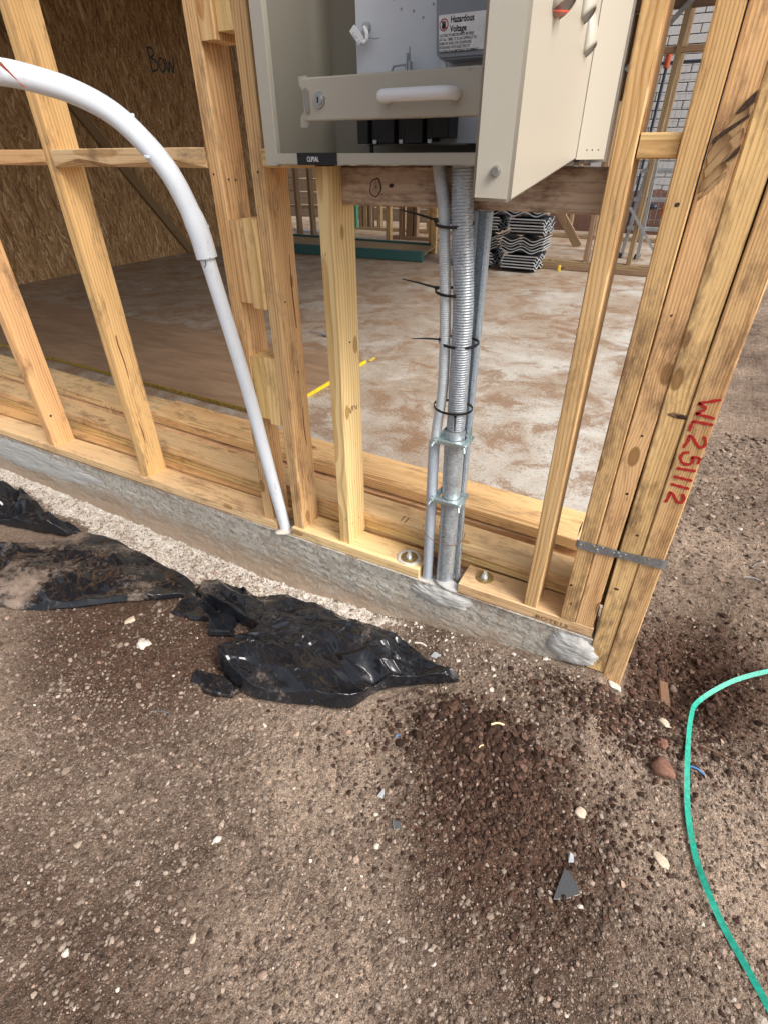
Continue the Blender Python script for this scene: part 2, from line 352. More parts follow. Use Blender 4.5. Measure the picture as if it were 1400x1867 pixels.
def plastic_mat(name, dust):
    g = G(name); o = g.obj()
    n1 = g.noise(o, 6, 6, .6, .4); n2 = g.noise(o, 60, 6, .75); n3 = g.noise(o, 420, 4, .75)
    f = g.math('ADD', g.math('ADD', g.math('MULTIPLY', n1, .9), g.math('MULTIPLY', n2, .5)), g.math('MULTIPLY', n3, .45))
    mk = g.ramp(g.math('MULTIPLY', f, .7), [(0, 0), (dust[0]*.7, 0), (dust[1]*.7, dust[2])])
    c = g.mix(mk, (.011, .012, .015), g.mix(n3, (.20, .135, .095), (.36, .27, .20)))
    sheen = g.ramp(g.math('ADD', n1, g.math('MULTIPLY', n2, .3)), [(.66, 0), (.98, .10)])  # grey sheen of the plastic, mixed into its colour
    c = g.mix(sheen, c, (.25, .25, .27))
    rf = g.mix(mk, g.mix(sheen, (.11,)*3, (.4,)*3), (.9, .9, .9))
    return g.out(c, rf, g.bump(g.math('ADD', n2, g.math('MULTIPLY', n3, .3)), .05, .003), spec=.55)
PLAS1 = plastic_mat('dusty_black_plastic', (.95, 1.10, .75)); PLAS2 = plastic_mat('shiny_black_plastic', (1.04, 1.17, .7)); PLAS3 = plastic_mat('streaked_black_plastic', (1.07, 1.2, .8))
def sheetboard():
    g = G('particle_board_sheet'); o = g.obj(); n = g.noise(g.mapping(o, (.4, 1.6, 1)), 7, 7, .65, .5); n2 = g.noise(o, 60, 5, .7)
    c = g.mix(g.ramp(n, [(.3, 0), (.7, 1)]), (.20, .125, .075), (.34, .225, .14))
    c = g.mix(g.ramp(n2, [(.62, 0), (.75, .7)]), c, (.12, .07, .045))
    return g.out(c, .7, g.bump(n2, .2, .001), spec=.3)
SHEETB = sheetboard()
WBRICK = simple('white_brick', (.48, .47, .46), .85, 0, .5, 60, .12)
MORT2 = simple('grey_joint', (.20, .19, .18), .9)
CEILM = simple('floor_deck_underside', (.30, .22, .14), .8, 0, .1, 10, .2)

# ------------------------------------------------------------------ object helpers
def prop(o, label=None, cat=None, group=None, kind=None):
    if label: o['label'] = label
    if cat: o['category'] = cat
    if group: o['group'] = group
    if kind: o['kind'] = kind
    return o
def thing(name, label, cat, loc=(0, 0, 0), group=None):
    o = bpy.data.objects.new(name, None); COL.objects.link(o); o.location = loc; o.empty_display_size = .05
    return prop(o, label, cat, group)
def link(name, me, mat=None, parent=None, mw=None):
    if mat is not None and not me.materials: me.materials.append(mat)
    o = bpy.data.objects.new(name, me); COL.objects.link(o)
    if mw is None: mw = Matrix.Identity(4)
    if parent is not None:
        o.parent = parent
        pw = Matrix.Translation(parent.location) if parent.parent is None else parent['_pw'] if '_pw' in parent else WM[parent.name]
        o.matrix_parent_inverse = Matrix.Identity(4)
        L = WM.get(parent.name, Matrix.Translation(parent.location)).inverted() @ mw
        o.matrix_basis = L
    else: o.matrix_basis = mw
    WM[o.name] = mw.copy()
    return o
WM = {}
def mesh(name, vs, fs, smooth=False, mats=None, mi=None):
    me = bpy.data.meshes.new(name); me.from_pydata([tuple(map(float, v)) for v in vs], [], fs); me.update()
    if smooth is True: me.polygons.foreach_set('use_smooth', [True]*len(me.polygons))
    for mt in mats or []: me.materials.append(mt)
    if mi: me.polygons.foreach_set('material_index', mi)
    return me
def npmesh(name, V, F, smooth=True):
    me = bpy.data.meshes.new(name); n = F.shape[1]
    me.vertices.add(len(V)); me.vertices.foreach_set('co', V.astype(np.float32).ravel())
    me.loops.add(F.size); me.loops.foreach_set('vertex_index', F.astype(np.int32).ravel())
    me.polygons.add(len(F)); me.polygons.foreach_set('loop_start', np.arange(0, F.size, n, dtype=np.int32))
    me.polygons.foreach_set('loop_total', np.full(len(F), n, dtype=np.int32))
    me.polygons.foreach_set('use_smooth', np.full(len(F), smooth))
    me.update(calc_edges=True); return me
def gridfaces(nu, nv):
    i, j = np.meshgrid(np.arange(nu-1), np.arange(nv-1), indexing='ij')
    a = (i*nv+j).ravel(); return np.stack([a, a+nv, a+nv+1, a+1], 1)
class MB:
    def __init__(s): s.v = []; s.f = []
    def add(s, vs, fs):
        b = len(s.v); s.v += [tuple(v) for v in vs]; s.f += [tuple(i+b for i in f) for f in fs]; return s
    def box(s, x0, x1, y0, y1, z0, z1):
        return s.add([(x0, y0, z0), (x1, y0, z0), (x1, y1, z0), (x0, y1, z0), (x0, y0, z1), (x1, y0, z1), (x1, y1, z1), (x0, y1, z1)],
                     [(3, 2, 1, 0), (4, 5, 6, 7), (0, 1, 5, 4), (1, 2, 6, 5), (2, 3, 7, 6), (3, 0, 4, 7)])
    def prism(s, poly, a0, a1, axis='y'):
        n = len(poly)
        def P(p, a): return {'y': (p[0], a, p[1]), 'x': (a, p[0], p[1]), 'z': (p[0], p[1], a)}[axis]
        return s.add([P(p, a0) for p in poly]+[P(p, a1) for p in poly],
                     [tuple(range(n)), tuple(range(2*n-1, n-1, -1))]+[(i, i+n, (i+1) % n+n, (i+1) % n) for i in range(n)])
    def tube(s, pts, r, seg=10, caps=True):
        pts = [Vector(p) for p in pts]; rs = r if isinstance(r, (list, tuple)) else [r]*len(pts)
        t = (pts[1]-pts[0]).normalized(); nrm = t.orthogonal().normalized(); vs = []
        for i, p in enumerate(pts):
            t2 = (pts[min(i+1, len(pts)-1)]-pts[max(i-1, 0)]).normalized()
            nrm = (nrm-t2*nrm.dot(t2)).normalized(); b = t2.cross(nrm)
            for k in range(seg):
                a = 2*math.pi*k/seg; vs.append(p+(nrm*math.cos(a)+b*math.sin(a))*rs[i])
        fs = [(i*seg+k, i*seg+(k+1) % seg, (i+1)*seg+(k+1) % seg, (i+1)*seg+k) for i in range(len(pts)-1) for k in range(seg)]
        if caps: fs += [tuple(range(seg-1, -1, -1)), tuple((len(pts)-1)*seg+k for k in range(seg))]
        return s.add(vs, fs)
    def cyl(s, c, axis, r, h, seg=20, r1=None):
        c = Vector(c); a = Vector(axis).normalized()
        return s.tube([c, c+a*h], [r, r if r1 is None else r1], seg)
    def build(s, name, mat, parent=None, smooth=False, bevel=0, seg=1, angle=True):
        bm = bmesh.new(); vs = [bm.verts.new(v) for v in s.v]
        for f in s.f:
            try: bm.faces.new([vs[i] for i in f])
            except ValueError: pass
        bmesh.ops.recalc_face_normals(bm, faces=bm.faces)
        if bevel:
            es = [e for e in bm.edges if len(e.link_faces) == 2 and e.calc_face_angle(0) > .5]
            bmesh.ops.bevel(bm, geom=es, offset=bevel, segments=seg, affect='EDGES', clamp_overlap=True)
        me = bpy.data.meshes.new(name); 
        # centre the mesh on its own box so the object sits where it stands
        co = [v.co.copy() for v in bm.verts]
        c = Vector(((min(a.x for a in co)+max(a.x for a in co))/2, (min(a.y for a in co)+max(a.y for a in co))/2, min(a.z for a in co)))
        bmesh.ops.translate(bm, verts=bm.verts, vec=-c)
        if smooth:
            for f in bm.faces: f.smooth = True
            for e in bm.edges:
                if len(e.link_faces) == 2 and e.calc_face_angle(0) > .7: e.smooth = False
        bm.to_mesh(me); bm.free()
        return link(name, me, mat, parent, Matrix.Translation(c))
def catmull(pts, n=8):
    P = [Vector(p) for p in pts]; P = [P[0]*2-P[1]]+P+[P[-1]*2-P[-2]]; out = []
    for i in range(1, len(P)-2):
        for k in range(n):
            t = k/n; a, b, c, d_ = P[i-1], P[i], P[i+1], P[i+2]
            out.append(.5*((2*b)+(c-a)*t+(2*a-5*b+4*c-d_)*t*t+(-a+3*b-3*c+d_)*t**3))
    out.append(P[-2]); return out
def resample(pts, step):
    pts = [Vector(p) for p in pts]; out = [pts[0]]; acc = 0; 
    L = [0]
    for a, b in zip(pts, pts[1:]): L.append(L[-1]+(b-a).length)
    n = max(2, int(L[-1]/step)); j = 0; out = []
    for i in range(n+1):
        s = L[-1]*i/n
        while j < len(L)-2 and L[j+1] < s: j += 1
        t = (s-L[j])/max(1e-9, L[j+1]-L[j]); out.append(pts[j].lerp(pts[j+1], t))
    return out

def timber(name, x, y, z, axis, mat, parent=None, bev=.0022, taper=None, wane=0, seed=None, shift=(0, 0), rotz=0, lean=False):
    """board between x=(x0,x1), y=(y0,y1), z=(z0,z1); its own Z runs along the length.  shift = sideways offset of the far end"""
    rr = random.Random(seed if seed is not None else rnd.random())
    ext = {'x': (x, (z, y)), 'y': (y, (x, z)), 'z': (z, (x, y))}[axis]
    L = ext[0][1]-ext[0][0]
    a = (ext[1][0][1]-ext[1][0][0])/2; b = (ext[1][1][1]-ext[1][1][0])/2
    e = min(bev, a*.4, b*.4)
    n = max(2, min(24, int(L/.09)+1)); vs = []
    p1, p2 = rr.random()*6, rr.random()*6
    for i in range(n):
        t = i/(n-1); zz = L*t; q = .0011*math.sin(p1+t*4.0)*min(1, L); w = .0009*math.sin(p2+t*3.1)*min(1, L)
        j = [rr.uniform(-.00035, .00035) for _ in range(8)]
        wn = wane*(.5+.5*math.sin(p2+zz*23))*(.6+.4*rr.random()) if wane else 0
        tl = min(1, t*L/.75) if lean else t; sx, sy = shift[0]*tl, shift[1]*tl
        prof = [(-a+e, -b), (a-e-wn, -b), (a, -b+e+wn), (a, b-e), (a-e, b), (-a+e, b), (-a, b-e), (-a, -b+e)]
        for k, (px, py) in enumerate(prof):
            ee = e if 0 < i < n-1 else e*1.0
            vs.append((px+q+sx+j[k], py+w+sy+j[(k+3) % 8], zz))
    fs = [(i*8+k, i*8+(k+1) % 8, (i+1)*8+(k+1) % 8, (i+1)*8+k) for i in range(n-1) for k in range(8)]
    fs += [tuple(range(7, -1, -1)), tuple((n-1)*8+k for k in range(8))]
    me = mesh(name, vs, fs)
    cx, cy = (ext[1][0][0]+ext[1][0][1])/2, (ext[1][1][0]+ext[1][1][1])/2
    if axis == 'z': mw = Matrix.Translation((cx, cy, ext[0][0]))
    elif axis == 'x': mw = Matrix.Translation((ext[0][0], cy, cx)) @ Matrix.Rotation(math.pi/2, 4, 'Y')   # local x -> -z, y -> y, z -> x
    else: mw = Matrix.Translation((cx, ext[0][0], cy)) @ Matrix.Rotation(-math.pi/2, 4, 'X')
    if rotz: mw = mw @ Matrix.Identity(4) if False else Matrix.Translation(mw.to_translation()) @ Matrix.Rotation(rotz, 4, 'Z') @ mw.to_3x3().to_4x4()
    return link(name, me, mat, parent, mw)
def ribbon_text(name, strokes, w, mapf, mat, parent, th_=.0005):
    mb = MB()
    for st in strokes:
        pts = [Vector((p[0], p[1], 0)) for p in st]
        if len(pts) > 2: pts = catmull(pts, 4)
        pts = resample(pts, w*.6)
        L = []; Rr = []
        for i, p in enumerate(pts):
            t = (pts[min(i+1, len(pts)-1)]-pts[max(i-1, 0)]).normalized(); nn = Vector((-t.y, t.x, 0))
            ww = w/2*(1+.22*math.sin(i*1.7+p.x*900))*(.8 if i in (0, len(pts)-1) else 1)
            L.append(p+nn*ww); Rr.append(p-nn*ww)
        n = len(pts); vs = [mapf(q.x, q.y, 0) for q in L+Rr]+[mapf(q.x, q.y, th_) for q in L+Rr]
        fs = []
        for i in range(n-1):
            fs += [(2*n+i, 2*n+i+1, 3*n+i+1, 3*n+i), (i, i+1, 2*n+i+1, 2*n+i), (n+i, n+i+1, 3*n+i+1, 3*n+i)]
        fs += [(0, n, 3*n, 2*n), (n-1, 2*n-1, 4*n-1, 3*n-1)]
        mb.add(vs, fs)
    return mb.build(name, mat, parent)
def font_text(name, txt, size, mw, mat, parent, sx=1.0, bold=0.0, extr=.0003, align='LEFT'):
    cu = bpy.data.curves.new(name+'_c', 'FONT'); cu.body = txt; cu.size = size; cu.extrude = extr; cu.align_x = align; cu.offset = bold
    cu.resolution_u = 3
    ob = bpy.data.objects.new('tmp', cu); COL.objects.link(ob); bpy.context.view_layer.update()
    dg = bpy.context.evaluated_depsgraph_get(); me = bpy.data.meshes.new_from_object(ob.evaluated_get(dg))
    bpy.data.objects.remove(ob); me.name = name; me.transform(Matrix.Diagonal((sx, 1, 1, 1))); me.materials.clear()
    return link(name, me, mat, parent, mw)
FRONT = Matrix(((1, 0, 0, 0), (0, 0, -1, 0), (0, 1, 0, 0), (0, 0, 0, 1)))   # text lying in XZ, facing -Y

# ================================================================== THE GROUND
polys = [[(-1.12, .70), (-.92, .80), (-.79, .70), (-.842, .618), (-.757, .583), (-.68, .577), (-.46, .668), (-.343, .807), (-.25, .867), (-.53, .945), (-.69, .96), (-1.1, .89), (-1.165, .84)],
         [(-2.7, .62), (-1.95, .46), (-1.60, .46), (-1.3, .63), (-1.12, .8), (-1.165, .85), (-1.5, .9), (-2.1, .91), (-2.7, .87)]]
def inside(x, y):
    r_ = np.zeros(np.shape(x), bool)
    for poly in polys:
        c_ = np.zeros(np.shape(x), bool)
        for i in range(len(poly)):
            x1, y1 = poly[i]; x2, y2 = poly[i-1]
            k = ((y1 > y) != (y2 > y)) & (x < (x2-x1)*(y-y1)/(y2-y1+1e-12)+x1); c_ ^= k
        r_ |= c_
    return r_
SX = [-3, -2.57, -.97, -.56, .07, .13, .6, 1.5]; SZ = [-.185, -.19, -.222, -.188, -.100, -.135, -.12, -.10]
def gz(x, y, detail=True):
    x = np.asarray(x, float); y = np.asarray(y, float)
    zs = np.interp(x, SX, SZ)
    t = sstep(.62, .98, y)
    z = -.152*(1-t)+zs*t
    z = z+.010*fbm(x, y, 2.3, 3, 5)
    z = z+.036*np.exp(-((x+.17)**2/.020+(y-.74)**2/.007))+.014*np.exp(-((x+.03)**2/.008+(y-.63)**2/.004))+.016*np.exp(-((x+.02)**2/.02+(y-.86)**2/.008))
    z = z-.012*np.exp(-((x-.02)**2/.010+(y-.52)**2/.006))
    z = z-.055*np.exp(-((x-.26)**2/.012+(y-1.20)**2/.035))+.034*np.exp(-((x-.20)**2/.007+(y-.95)**2/.004))+.04*np.exp(-((x-.50)**2/.02+(y-1.55)**2/.02))
    z = z+.05*sstep(.35, .9, x)*sstep(1.0, 2.0, y)
    if detail:
        flat_ = np.where(inside(x, y), .2, 1.0)
        rough = .35+1.0*np.clip(moist(x, y), 0, 1)+.8*np.clip(spill(x, y), 0, 1)
        z = z+flat_*rough*(.0055*fbm(x, y, 22, 4, 9)+.0035*np.abs(fbm(x, y, 75, 3, 21)))+.004*flat_*fbm(x, y, 11, 3, 55)+flat_*.0034*np.maximum(0, fbm(x, y, 48, 3, 61))+flat_*.0042*np.abs(fbm(x, y, 95, 2, 71))*(.6+.4*fbm(x, y, 4, 2, 72))
    return z
def spill(x, y):
    # chalky smear of spilled mortar
    xs = np.asarray(x, float)
    w = np.interp(xs, [-2.8, -2.0, -1.3, -.8, -.45, -.25, .0, .1], [.07, .13, .20, .14, .06, .01, .0, 0])+.06*fbm(xs, y, 5, 3, 91)
    return sstep(1.04-w-.04, 1.04-w+.06, y)*(y < 1.06)*(xs < .09)*(1-.65*sstep(1.0, 1.035, y)*sstep(-1.1, -.9, -np.abs(xs+.3)))
def moist(x, y):
    m_ = .95*np.exp(-((x+.12)**2/.055+(y-.66)**2/.030))+.5*np.exp(-((x+.02)**2/.05+(y-.52)**2/.02))
    m_ = m_+1.15*np.exp(-((x-.27)**2/.03+(y-1.16)**2/.05))+.7*np.exp(-((x+1.15)**2/.12+(y-.62)**2/.02))
    m_ = m_+.45*np.exp(-((x+.85)**2/.05+(y-.70)**2/.012))+.30*fbm(x, y, 1.7, 3, 33)+.25
    m_ = m_+.35*sstep(.35, .0, y)*sstep(-.1, -.6, x)+.60*np.exp(-((x+1.05)**2/.10+(y-.42)**2/.035))+.30*np.exp(-((x-.10)**2/.05+(y-.36)**2/.01))-.75*np.exp(-((x+.42)**2/.05+(y-.56)**2/.02))-.5*np.exp(-((x-.42)**2/.04+(y-.75)**2/.05))
    return m_
ax = np.unique(np.concatenate([[-150, -60, -25, -12, -7, -5, -4], np.linspace(-3.4, -2.4, 40), np.linspace(-2.4, -1.2, 260), np.linspace(-1.2, .65, 620), np.linspace(.65, 1.6, 110), np.linspace(1.6, 4, 40), [6, 10, 25, 60, 150]]))
ay = np.unique(np.concatenate([[-150, -60, -20, -6, -2, -1], np.linspace(-.4, 0, 30), np.linspace(0, 1.06, 360), np.linspace(1.06, 3.0, 260), np.linspace(3, 8, 60), [10, 14, 25, 60, 150]]))
X_, Y_ = np.meshgrid(ax, ay, indexing='ij')
Z_ = gz(X_, Y_)
far = np.maximum(sstep(2, 8, np.abs(X_)), sstep(3, 8, np.abs(Y_)))
Z_ = Z_*(1-far)-.16*far
under = (X_ < .015) & (Y_ > 1.045) & (Y_ < 9.5)
Z_ = np.where(under, np.minimum(Z_, -.17), Z_)
me = npmesh('ground', np.stack([X_.ravel(), Y_.ravel(), Z_.ravel()], 1), gridfaces(len(ax), len(ay))[:, ::1], True)
for nm, fn in (('spill', spill), ('moist', moist)):
    at = me.attributes.new(nm, 'FLOAT', 'POINT'); at.data.foreach_set('value', np.clip(fn(X_, Y_), -1, 2).ravel().astype(np.float32))
ground = link('ground', me, SOIL); prop(ground, kind='structure')
# make sure the normals look up
if me.polygons[0].normal.z < 0: me.flip_normals()

# ------------------------------------------------------------------ concrete slab
nu, nv = 620, 44
u = np.linspace(-3.3, .0255, nu); v = np.linspace(0, 1, nv)
U, V = np.meshgrid(u, v, indexing='ij')
Zs = -.002-V*.27
Ys = 1.036-.004*fbm(U, Zs, 7, 3, 3)-.0026*fbm(U*.6, Zs*1.8, 45, 5, 8)-.002*np.maximum(0, fbm(U, Zs, 110, 2, 18)-.2)-.006*sstep(.18, .0, V)*np.clip(fbm(U*2.2, Zs*0, 16, 3, 4), 0, 1)-.03*sstep(.55, 1, V)
pts = [np.stack([U.ravel(), Ys.ravel(), Zs.ravel()], 1)]
F = [gridfaces(nu, nv)]
off = nu*nv
# end face at the corner
vv = np.linspace(1.036, 1.6, 30); UU, VV = np.meshgrid(vv, v, indexing='ij')
Xe = .0255+.0*fbm(UU, VV*.3, 40, 3, 2); pts.append(np.stack([Xe.ravel(), UU.ravel(), (-.002-VV*.27).ravel()], 1)); F.append(gridfaces(30, nv)+off); off += 30*nv
# top
pts.append(np.array([(-9, 1.03, 0), (.0255, 1.03, 0), (.0255, 9.2, 0), (-9, 9.2, 0), (.0255, 1.6, -.27), (.0255, 9.2, -.27), (.0255, 1.6, 0), (-9, 9.2, -.27)]))
F.append(np.array([[0, 1, 2, 3], [6, 4, 5, 2], [3, 2, 5, 7]])+off)
me = npmesh('concrete_slab', np.concatenate(pts), np.concatenate(F), False)
me.materials.append(CEDGE); me.materials.append(CFLOOR)
mi = np.zeros(len(me.polygons), dtype=np.int32); mi[-3] = 1; me.polygons.foreach_set('material_index', mi)
slab = link('concrete_slab', me); prop(slab, kind='structure')
def mortar_patch(name, outline_fn, x0, x1, z0, z1, label, thick=.012, seed=1):
    n = 70; uu, vv = np.meshgrid(np.linspace(0, 1, n), np.linspace(0, 1, n), indexing='ij')
    cxx, czz = uu*2-1, vv*2-1
    # square -> disc so the outline is ragged and round
    dx = cxx*np.sqrt(1-czz**2/2); dz = czz*np.sqrt(1-cxx**2/2)
    ang = np.arctan2(dz, dx); rr = np.hypot(dx, dz); rag = 1+.26*fbm(np.cos(ang)+3, np.sin(ang)+3, 2.6, 4, seed)
    x = (x0+x1)/2+dx*rag*(x1-x0)/2; z = (z0+z1)/2+dz*rag*(z1-z0)/2; z = np.minimum(z, .001 if name != 'mortar_dab' else z)
    hgt = thick*(1-rr**4)+.003*fbm(x, z, 25, 3, seed)*(1-rr**3)+.002*fbm(x*.5, z*2, 60, 3, seed+5)*(1-rr**3)
    y = 1.037-hgt+.006*rr**8
    me = npmesh(name, np.stack([x.ravel(), y.ravel(), z.ravel()], 1), gridfaces(n, n), True)
    o = link(name, me, MORTAR); return prop(o, label, 'mortar')
mortar_patch('mortar_patch', None, -.085, .060, -.112, -.004, 'smooth grey mortar patch on the slab corner beside the foot of the corner studs', .014, 3)
mortar_patch('mortar_patch', None, -.475, -.285, -.075, .003, 'grey trowelled mortar under the galvanised pipe on the slab edge', .012, 9)
mortar_patch('mortar_patch', None, -2.75, -1.78, -.150, -.004, 'long thin smooth render coat on the left end of the slab edge', .006, 14)
# mortar blobs gathered round the foot of the pipes
def lump(name, c, r, mat, label=None, cat=None, seed=0, sq=(1, 1, .6), parent=None, sub=3, amp=.28, group=None, flat=False, kind=None):
    bm = bmesh.new(); bmesh.ops.create_icosphere(bm, subdivisions=sub, radius=1)
    rr = random.Random(seed*7+1); dirs = [(Vector((rr.gauss(0, 1), rr.gauss(0, 1), rr.gauss(0, 1))).normalized(), rr.uniform(.55, .95)) for _ in range(9)]
    for vtx in bm.verts:
        p = vtx.co.normalized(); s = 1.0
        for dd, k in dirs:
            q = p.dot(dd)
            if q > k: s = min(s, k/q)
        s *= 1+amp*.35*math.sin(p.x*5+seed)*math.sin(p.y*6+seed*2)*math.cos(p.z*4+seed)
        vtx.co = Vector((p.x*s*sq[0]*r, p.y*s*sq[1]*r, p.z*s*sq[2]*r))
    for f in bm.faces: f.smooth = not flat
    me = bpy.data.meshes.new(name); bm.to_mesh(me); bm.free()
    o = link(name, me, mat, parent, Matrix.Translation(c) @ Matrix.Rotation(rr.random()*6.28, 4, 'Z'))
    return prop(o, label, cat, group, kind)
lump('mortar_dab', (-.365, 1.045, .004), .038, MORTAR, 'small rough mortar dab packed round the foot of the galvanised pipe', 'mortar', 5, (1.1, .6, .35))
lump('mortar_dab', (-.925, 1.045, .002), .030, ROCKW, 'pale mortar dab round the foot of the white bent conduit', 'mortar', 8, (1.3, .7, .35))

# ================================================================== FRONT WALL FRAME
wall = thing('timber_wall_frame', 'pine stud wall frame standing on the slab edge with the meter box set in it', 'wall frame', (-1.2, 1.08, 0))
FY0, FY1 = 1.036, 1.124
for x0, x1, mt in ((-3.3, -.949, PINE_P), (-.884, -.452, PINE_P), (-.333, .020, PINE_P)):
    timber('bottom_plate', (x0, x1), (FY0-.002, FY1), (.002, .034), 'x', mt, wall)
TOP = 2.42
studs = [(-2.595, PINE_O, 0, 0), (-2.05, PINE_O, 0, .001), (-1.525, PINE_O, 0, .001), (-.963, PINE, 0, .0005), (-.844, PINE, 0, 0)]
SW = .0355
for xr, mt, s1, s2_ in studs:
    o = timber('stud', (xr-SW, xr), (FY0+.006 if xr != -2.05 else FY0, FY1), (.0345, TOP), 'z', mt, wall, seed=int(-xr*100))
timber('stud', (-.716, -.680), (FY0+.008, FY1+.010), (.0345, .976), 'z', PINE_Y, wall, seed=4)
s6 = timber('stud', (-.156, -.122), (1.038, 1.122), (.0345, TOP), 'z', PINE, wall, seed=61)
timber('stud', (-.0635, -.0272), (1.034, 1.124), (.0345, TOP), 'z', HARD, wall, seed=71)
timber('stud', (-.0264, .0160), (1.035, 1.124), (.0345, TOP), 'z', HARD, wall, seed=72)
timber('top_plate', (-3.3, .020), (FY0, FY1), (TOP+.001, TOP+.036), 'x', PINE, wall)
# noggings
timber('nogging', (-2.015-.035, -1.5625), (1.040, 1.122), (.974, 1.009), 'x', PINE_O, wall, wane=.008)
timber('nogging', (-1.5235, -1.0005), (1.038, 1.122), (.971, 1.009), 'x', PINE_D, wall, wane=.020)
timber('nogging', (-.842, -.805), (1.038, 1.122), (.974, 1.006), 'x', PINE, wall)
timber('sill_timber', (-.842, -.717), (1.045, 1.118), (.9725, .9795), 'x', PINE_Y, wall)
timber('nogging', (-.1205, -.0650), (1.040, 1.120), (.988, 1.021), 'x', PINE, wall)
# spacer blocks between the doubled studs
for x0, x1, z0, z1, y0 in ((-.9618, -.924, .694, .872, 1.040), (-.923, -.8805, .684, .877, 1.038), (-.9615, -.922, .386, .557, 1.044), (-.921, -.8805, .374, .562, 1.043),
                           (-.9618, -.924, 1.180, 1.42, 1.040), (-.923, -.8805, 1.192, 1.45, 1.048)):
    timber('spacer_block', (x0, x1), (y0, 1.112), (z0, z1), 'z', PINE, wall)
timber('backing_board', (-.6795, -.157), (1.083, 1.121), (.908, .9765), 'x', BROWN, wall, bev=.003)
# little nail heads and bolts in the plate
for k, (x, y, rw, mt) in enumerate(((-.498, 1.070, .0245, BRASS), (-.278, 1.088, .0235, BRASS))):
    b = thing('anchor_bolt', ['bolt and rusty round washer ringed with white crust on the plate left of the pipes',
                              'bolt on a clean gold round washer on the plate right of the pipes'][k], 'bolt', (x, y, .0345), 'anchor bolts in the bottom plate')
    MB().cyl((x, y, .0345), (0, 0, 1), rw, .0025, 28).build('washer', mt, b, True)
    MB().cyl((x, y, .0375), (0, 0, 1), .0085, .008, 6).cyl((x, y, .0455), (0, 0, 1), .0048, .010, 12).build('nut', simple('zinc_nut%d' % k, (.72, .76, .76), .35, .4), b, True)
    MB().cyl((x, y, .0370), (0, 0, 1), .0115, .0016, 20).build('small_washer', GALV, b, True)
    if k == 0:
        n = 80; rr_ = np.linspace(.022, .036, 7); aa = np.linspace(0, 2*np.pi, n)
        A, B = np.meshgrid(aa, rr_, indexing='ij'); w = 1+.22*fbm(np.cos(A)+5, np.sin(A)+5, 3, 3, 2)
        rad = .023+(B-.022)*w*1.0
        H = .0350+.0030*np.sin((B-.022)/.014*np.pi)*(1+.6*fbm(np.cos(A)*B*100, np.sin(A)*B*100, 1.3, 3, 4))-.003*(B > .0355)
        yy = np.clip(y+rad*np.sin(A), 1.0365, 1.122)
        me = npmesh('crust_ring', np.stack([(x+rad*np.cos(A)).ravel(), yy.ravel(), H.ravel()], 1), gridfaces(n, 7), True)
        link('crust_ring', me, ROCKW, b)
# print on the plate and stud marks
font_text('plate_print', 'BOTE13', .0150, Matrix.Translation((-.121, 1.0325, .0085)) @ Matrix.Rotation(R(-0), 4, 'Y') @ FRONT, BROWNINK, wall, sx=1.6, extr=.0002, bold=.00012)
ribbon_text('pencil_mark', [[(1.072, .458), (1.078, .440), (1.084, .458)], [(1.088, .455), (1.091, .443)], [(1.088, .455), (1.096, .454)], [(1.098, .455), (1.107, .441), (1.110, .452)]], .0016,
            lambda a, b_, t: (-.6790+t, a, b_), BROWNINK, wall)
# nail heads on the studs
nails = MB()
for (x, y, z) in ((-.963, 1.062, .95), (-.963, 1.085, .948), (-.844, 1.066, .70), (-.844, 1.09, .52), (-.68, 1.062, .10), (-.68, 1.10, .098), (-.68, 1.09, .62)):
    nails.cyl((x-.0002, y, z), (1, 0, 0), .0022, .0012, 8)
for (x, y, z) in ((-.985, 1.0415, .96), (-.86, 1.0415, .965), (-.045, 1.0335, .09), (.0, 1.0345, .55)):
    nails.cyl((x, y, z), (0, -1, 0), .0022, .0012, 8)
nails.build('nail', BLACKINK, wall)

# corner studs of the side wall, strapped on (run down past the slab)
side = thing('side_wall_frame', 'pair of corner studs overhanging the slab corner, one with red painted lettering', 'wall frame', (.09, 1.08, -.1))
s3 = timber('stud', (.0265, .0700), (1.033, 1.123), (-.098, TOP), 'z', HARD, side, seed=73, shift=(-.0095, 0), lean=True)
s4 = timber('stud', (.0730, .1170), (1.0305, 1.121), (-.128, TOP), 'z', HARD, side, seed=74, shift=(-.0105, 0), lean=True)
timber('stud', (-.012, .048), (1.127, 1.162), (.036, TOP), 'z', HARD, side, seed=75)  # filler added behind the corner gap to keep it dark
s3['label'] = 'stud with a dark knot hole at its right edge'; s4['label'] = 'outermost stud with red painted code'
WL = [[(0.104, 0.644), (0.072, 0.631)], [(0.072, 0.631), (0.086, 0.624), (0.0735, 0.612)], [(0.0735, 0.612), (0.105, 0.609)],
      [(0.106, 0.597), (0.073, 0.5975)], [(0.073, 0.5975), (0.073, 0.578)],
      [(0.0735, 0.544), (0.0735, 0.550), (0.076, 0.556), (0.075, 0.570)], [(0.075, 0.570), (0.082, 0.567), (0.093, 0.554), (0.101, 0.551), (0.105, 0.558), (0.102, 0.568), (0.098, 0.573)],
      [(0.105, 0.531), (0.105, 0.518)], [(0.104, 0.531), (0.091, 0.529)], [(0.091, 0.529), (0.0955, 0.521), (0.092, 0.514), (0.082, 0.513), (0.0745, 0.521), (0.0745, 0.531), (0.079, 0.536), (0.085, 0.537)],
      [(0.0735, 0.501), (0.106, 0.503)], [(0.0735, 0.483), (0.106, 0.482)], [(0.0735, 0.466), (0.106, 0.464)],
      [(0.0745, 0.424), (0.077, 0.433), (0.0765, 0.449)], [(0.0765, 0.449), (0.084, 0.444), (0.093, 0.432), (0.1, 0.43), (0.1035, 0.438), (0.101, 0.446), (0.097, 0.450)]]
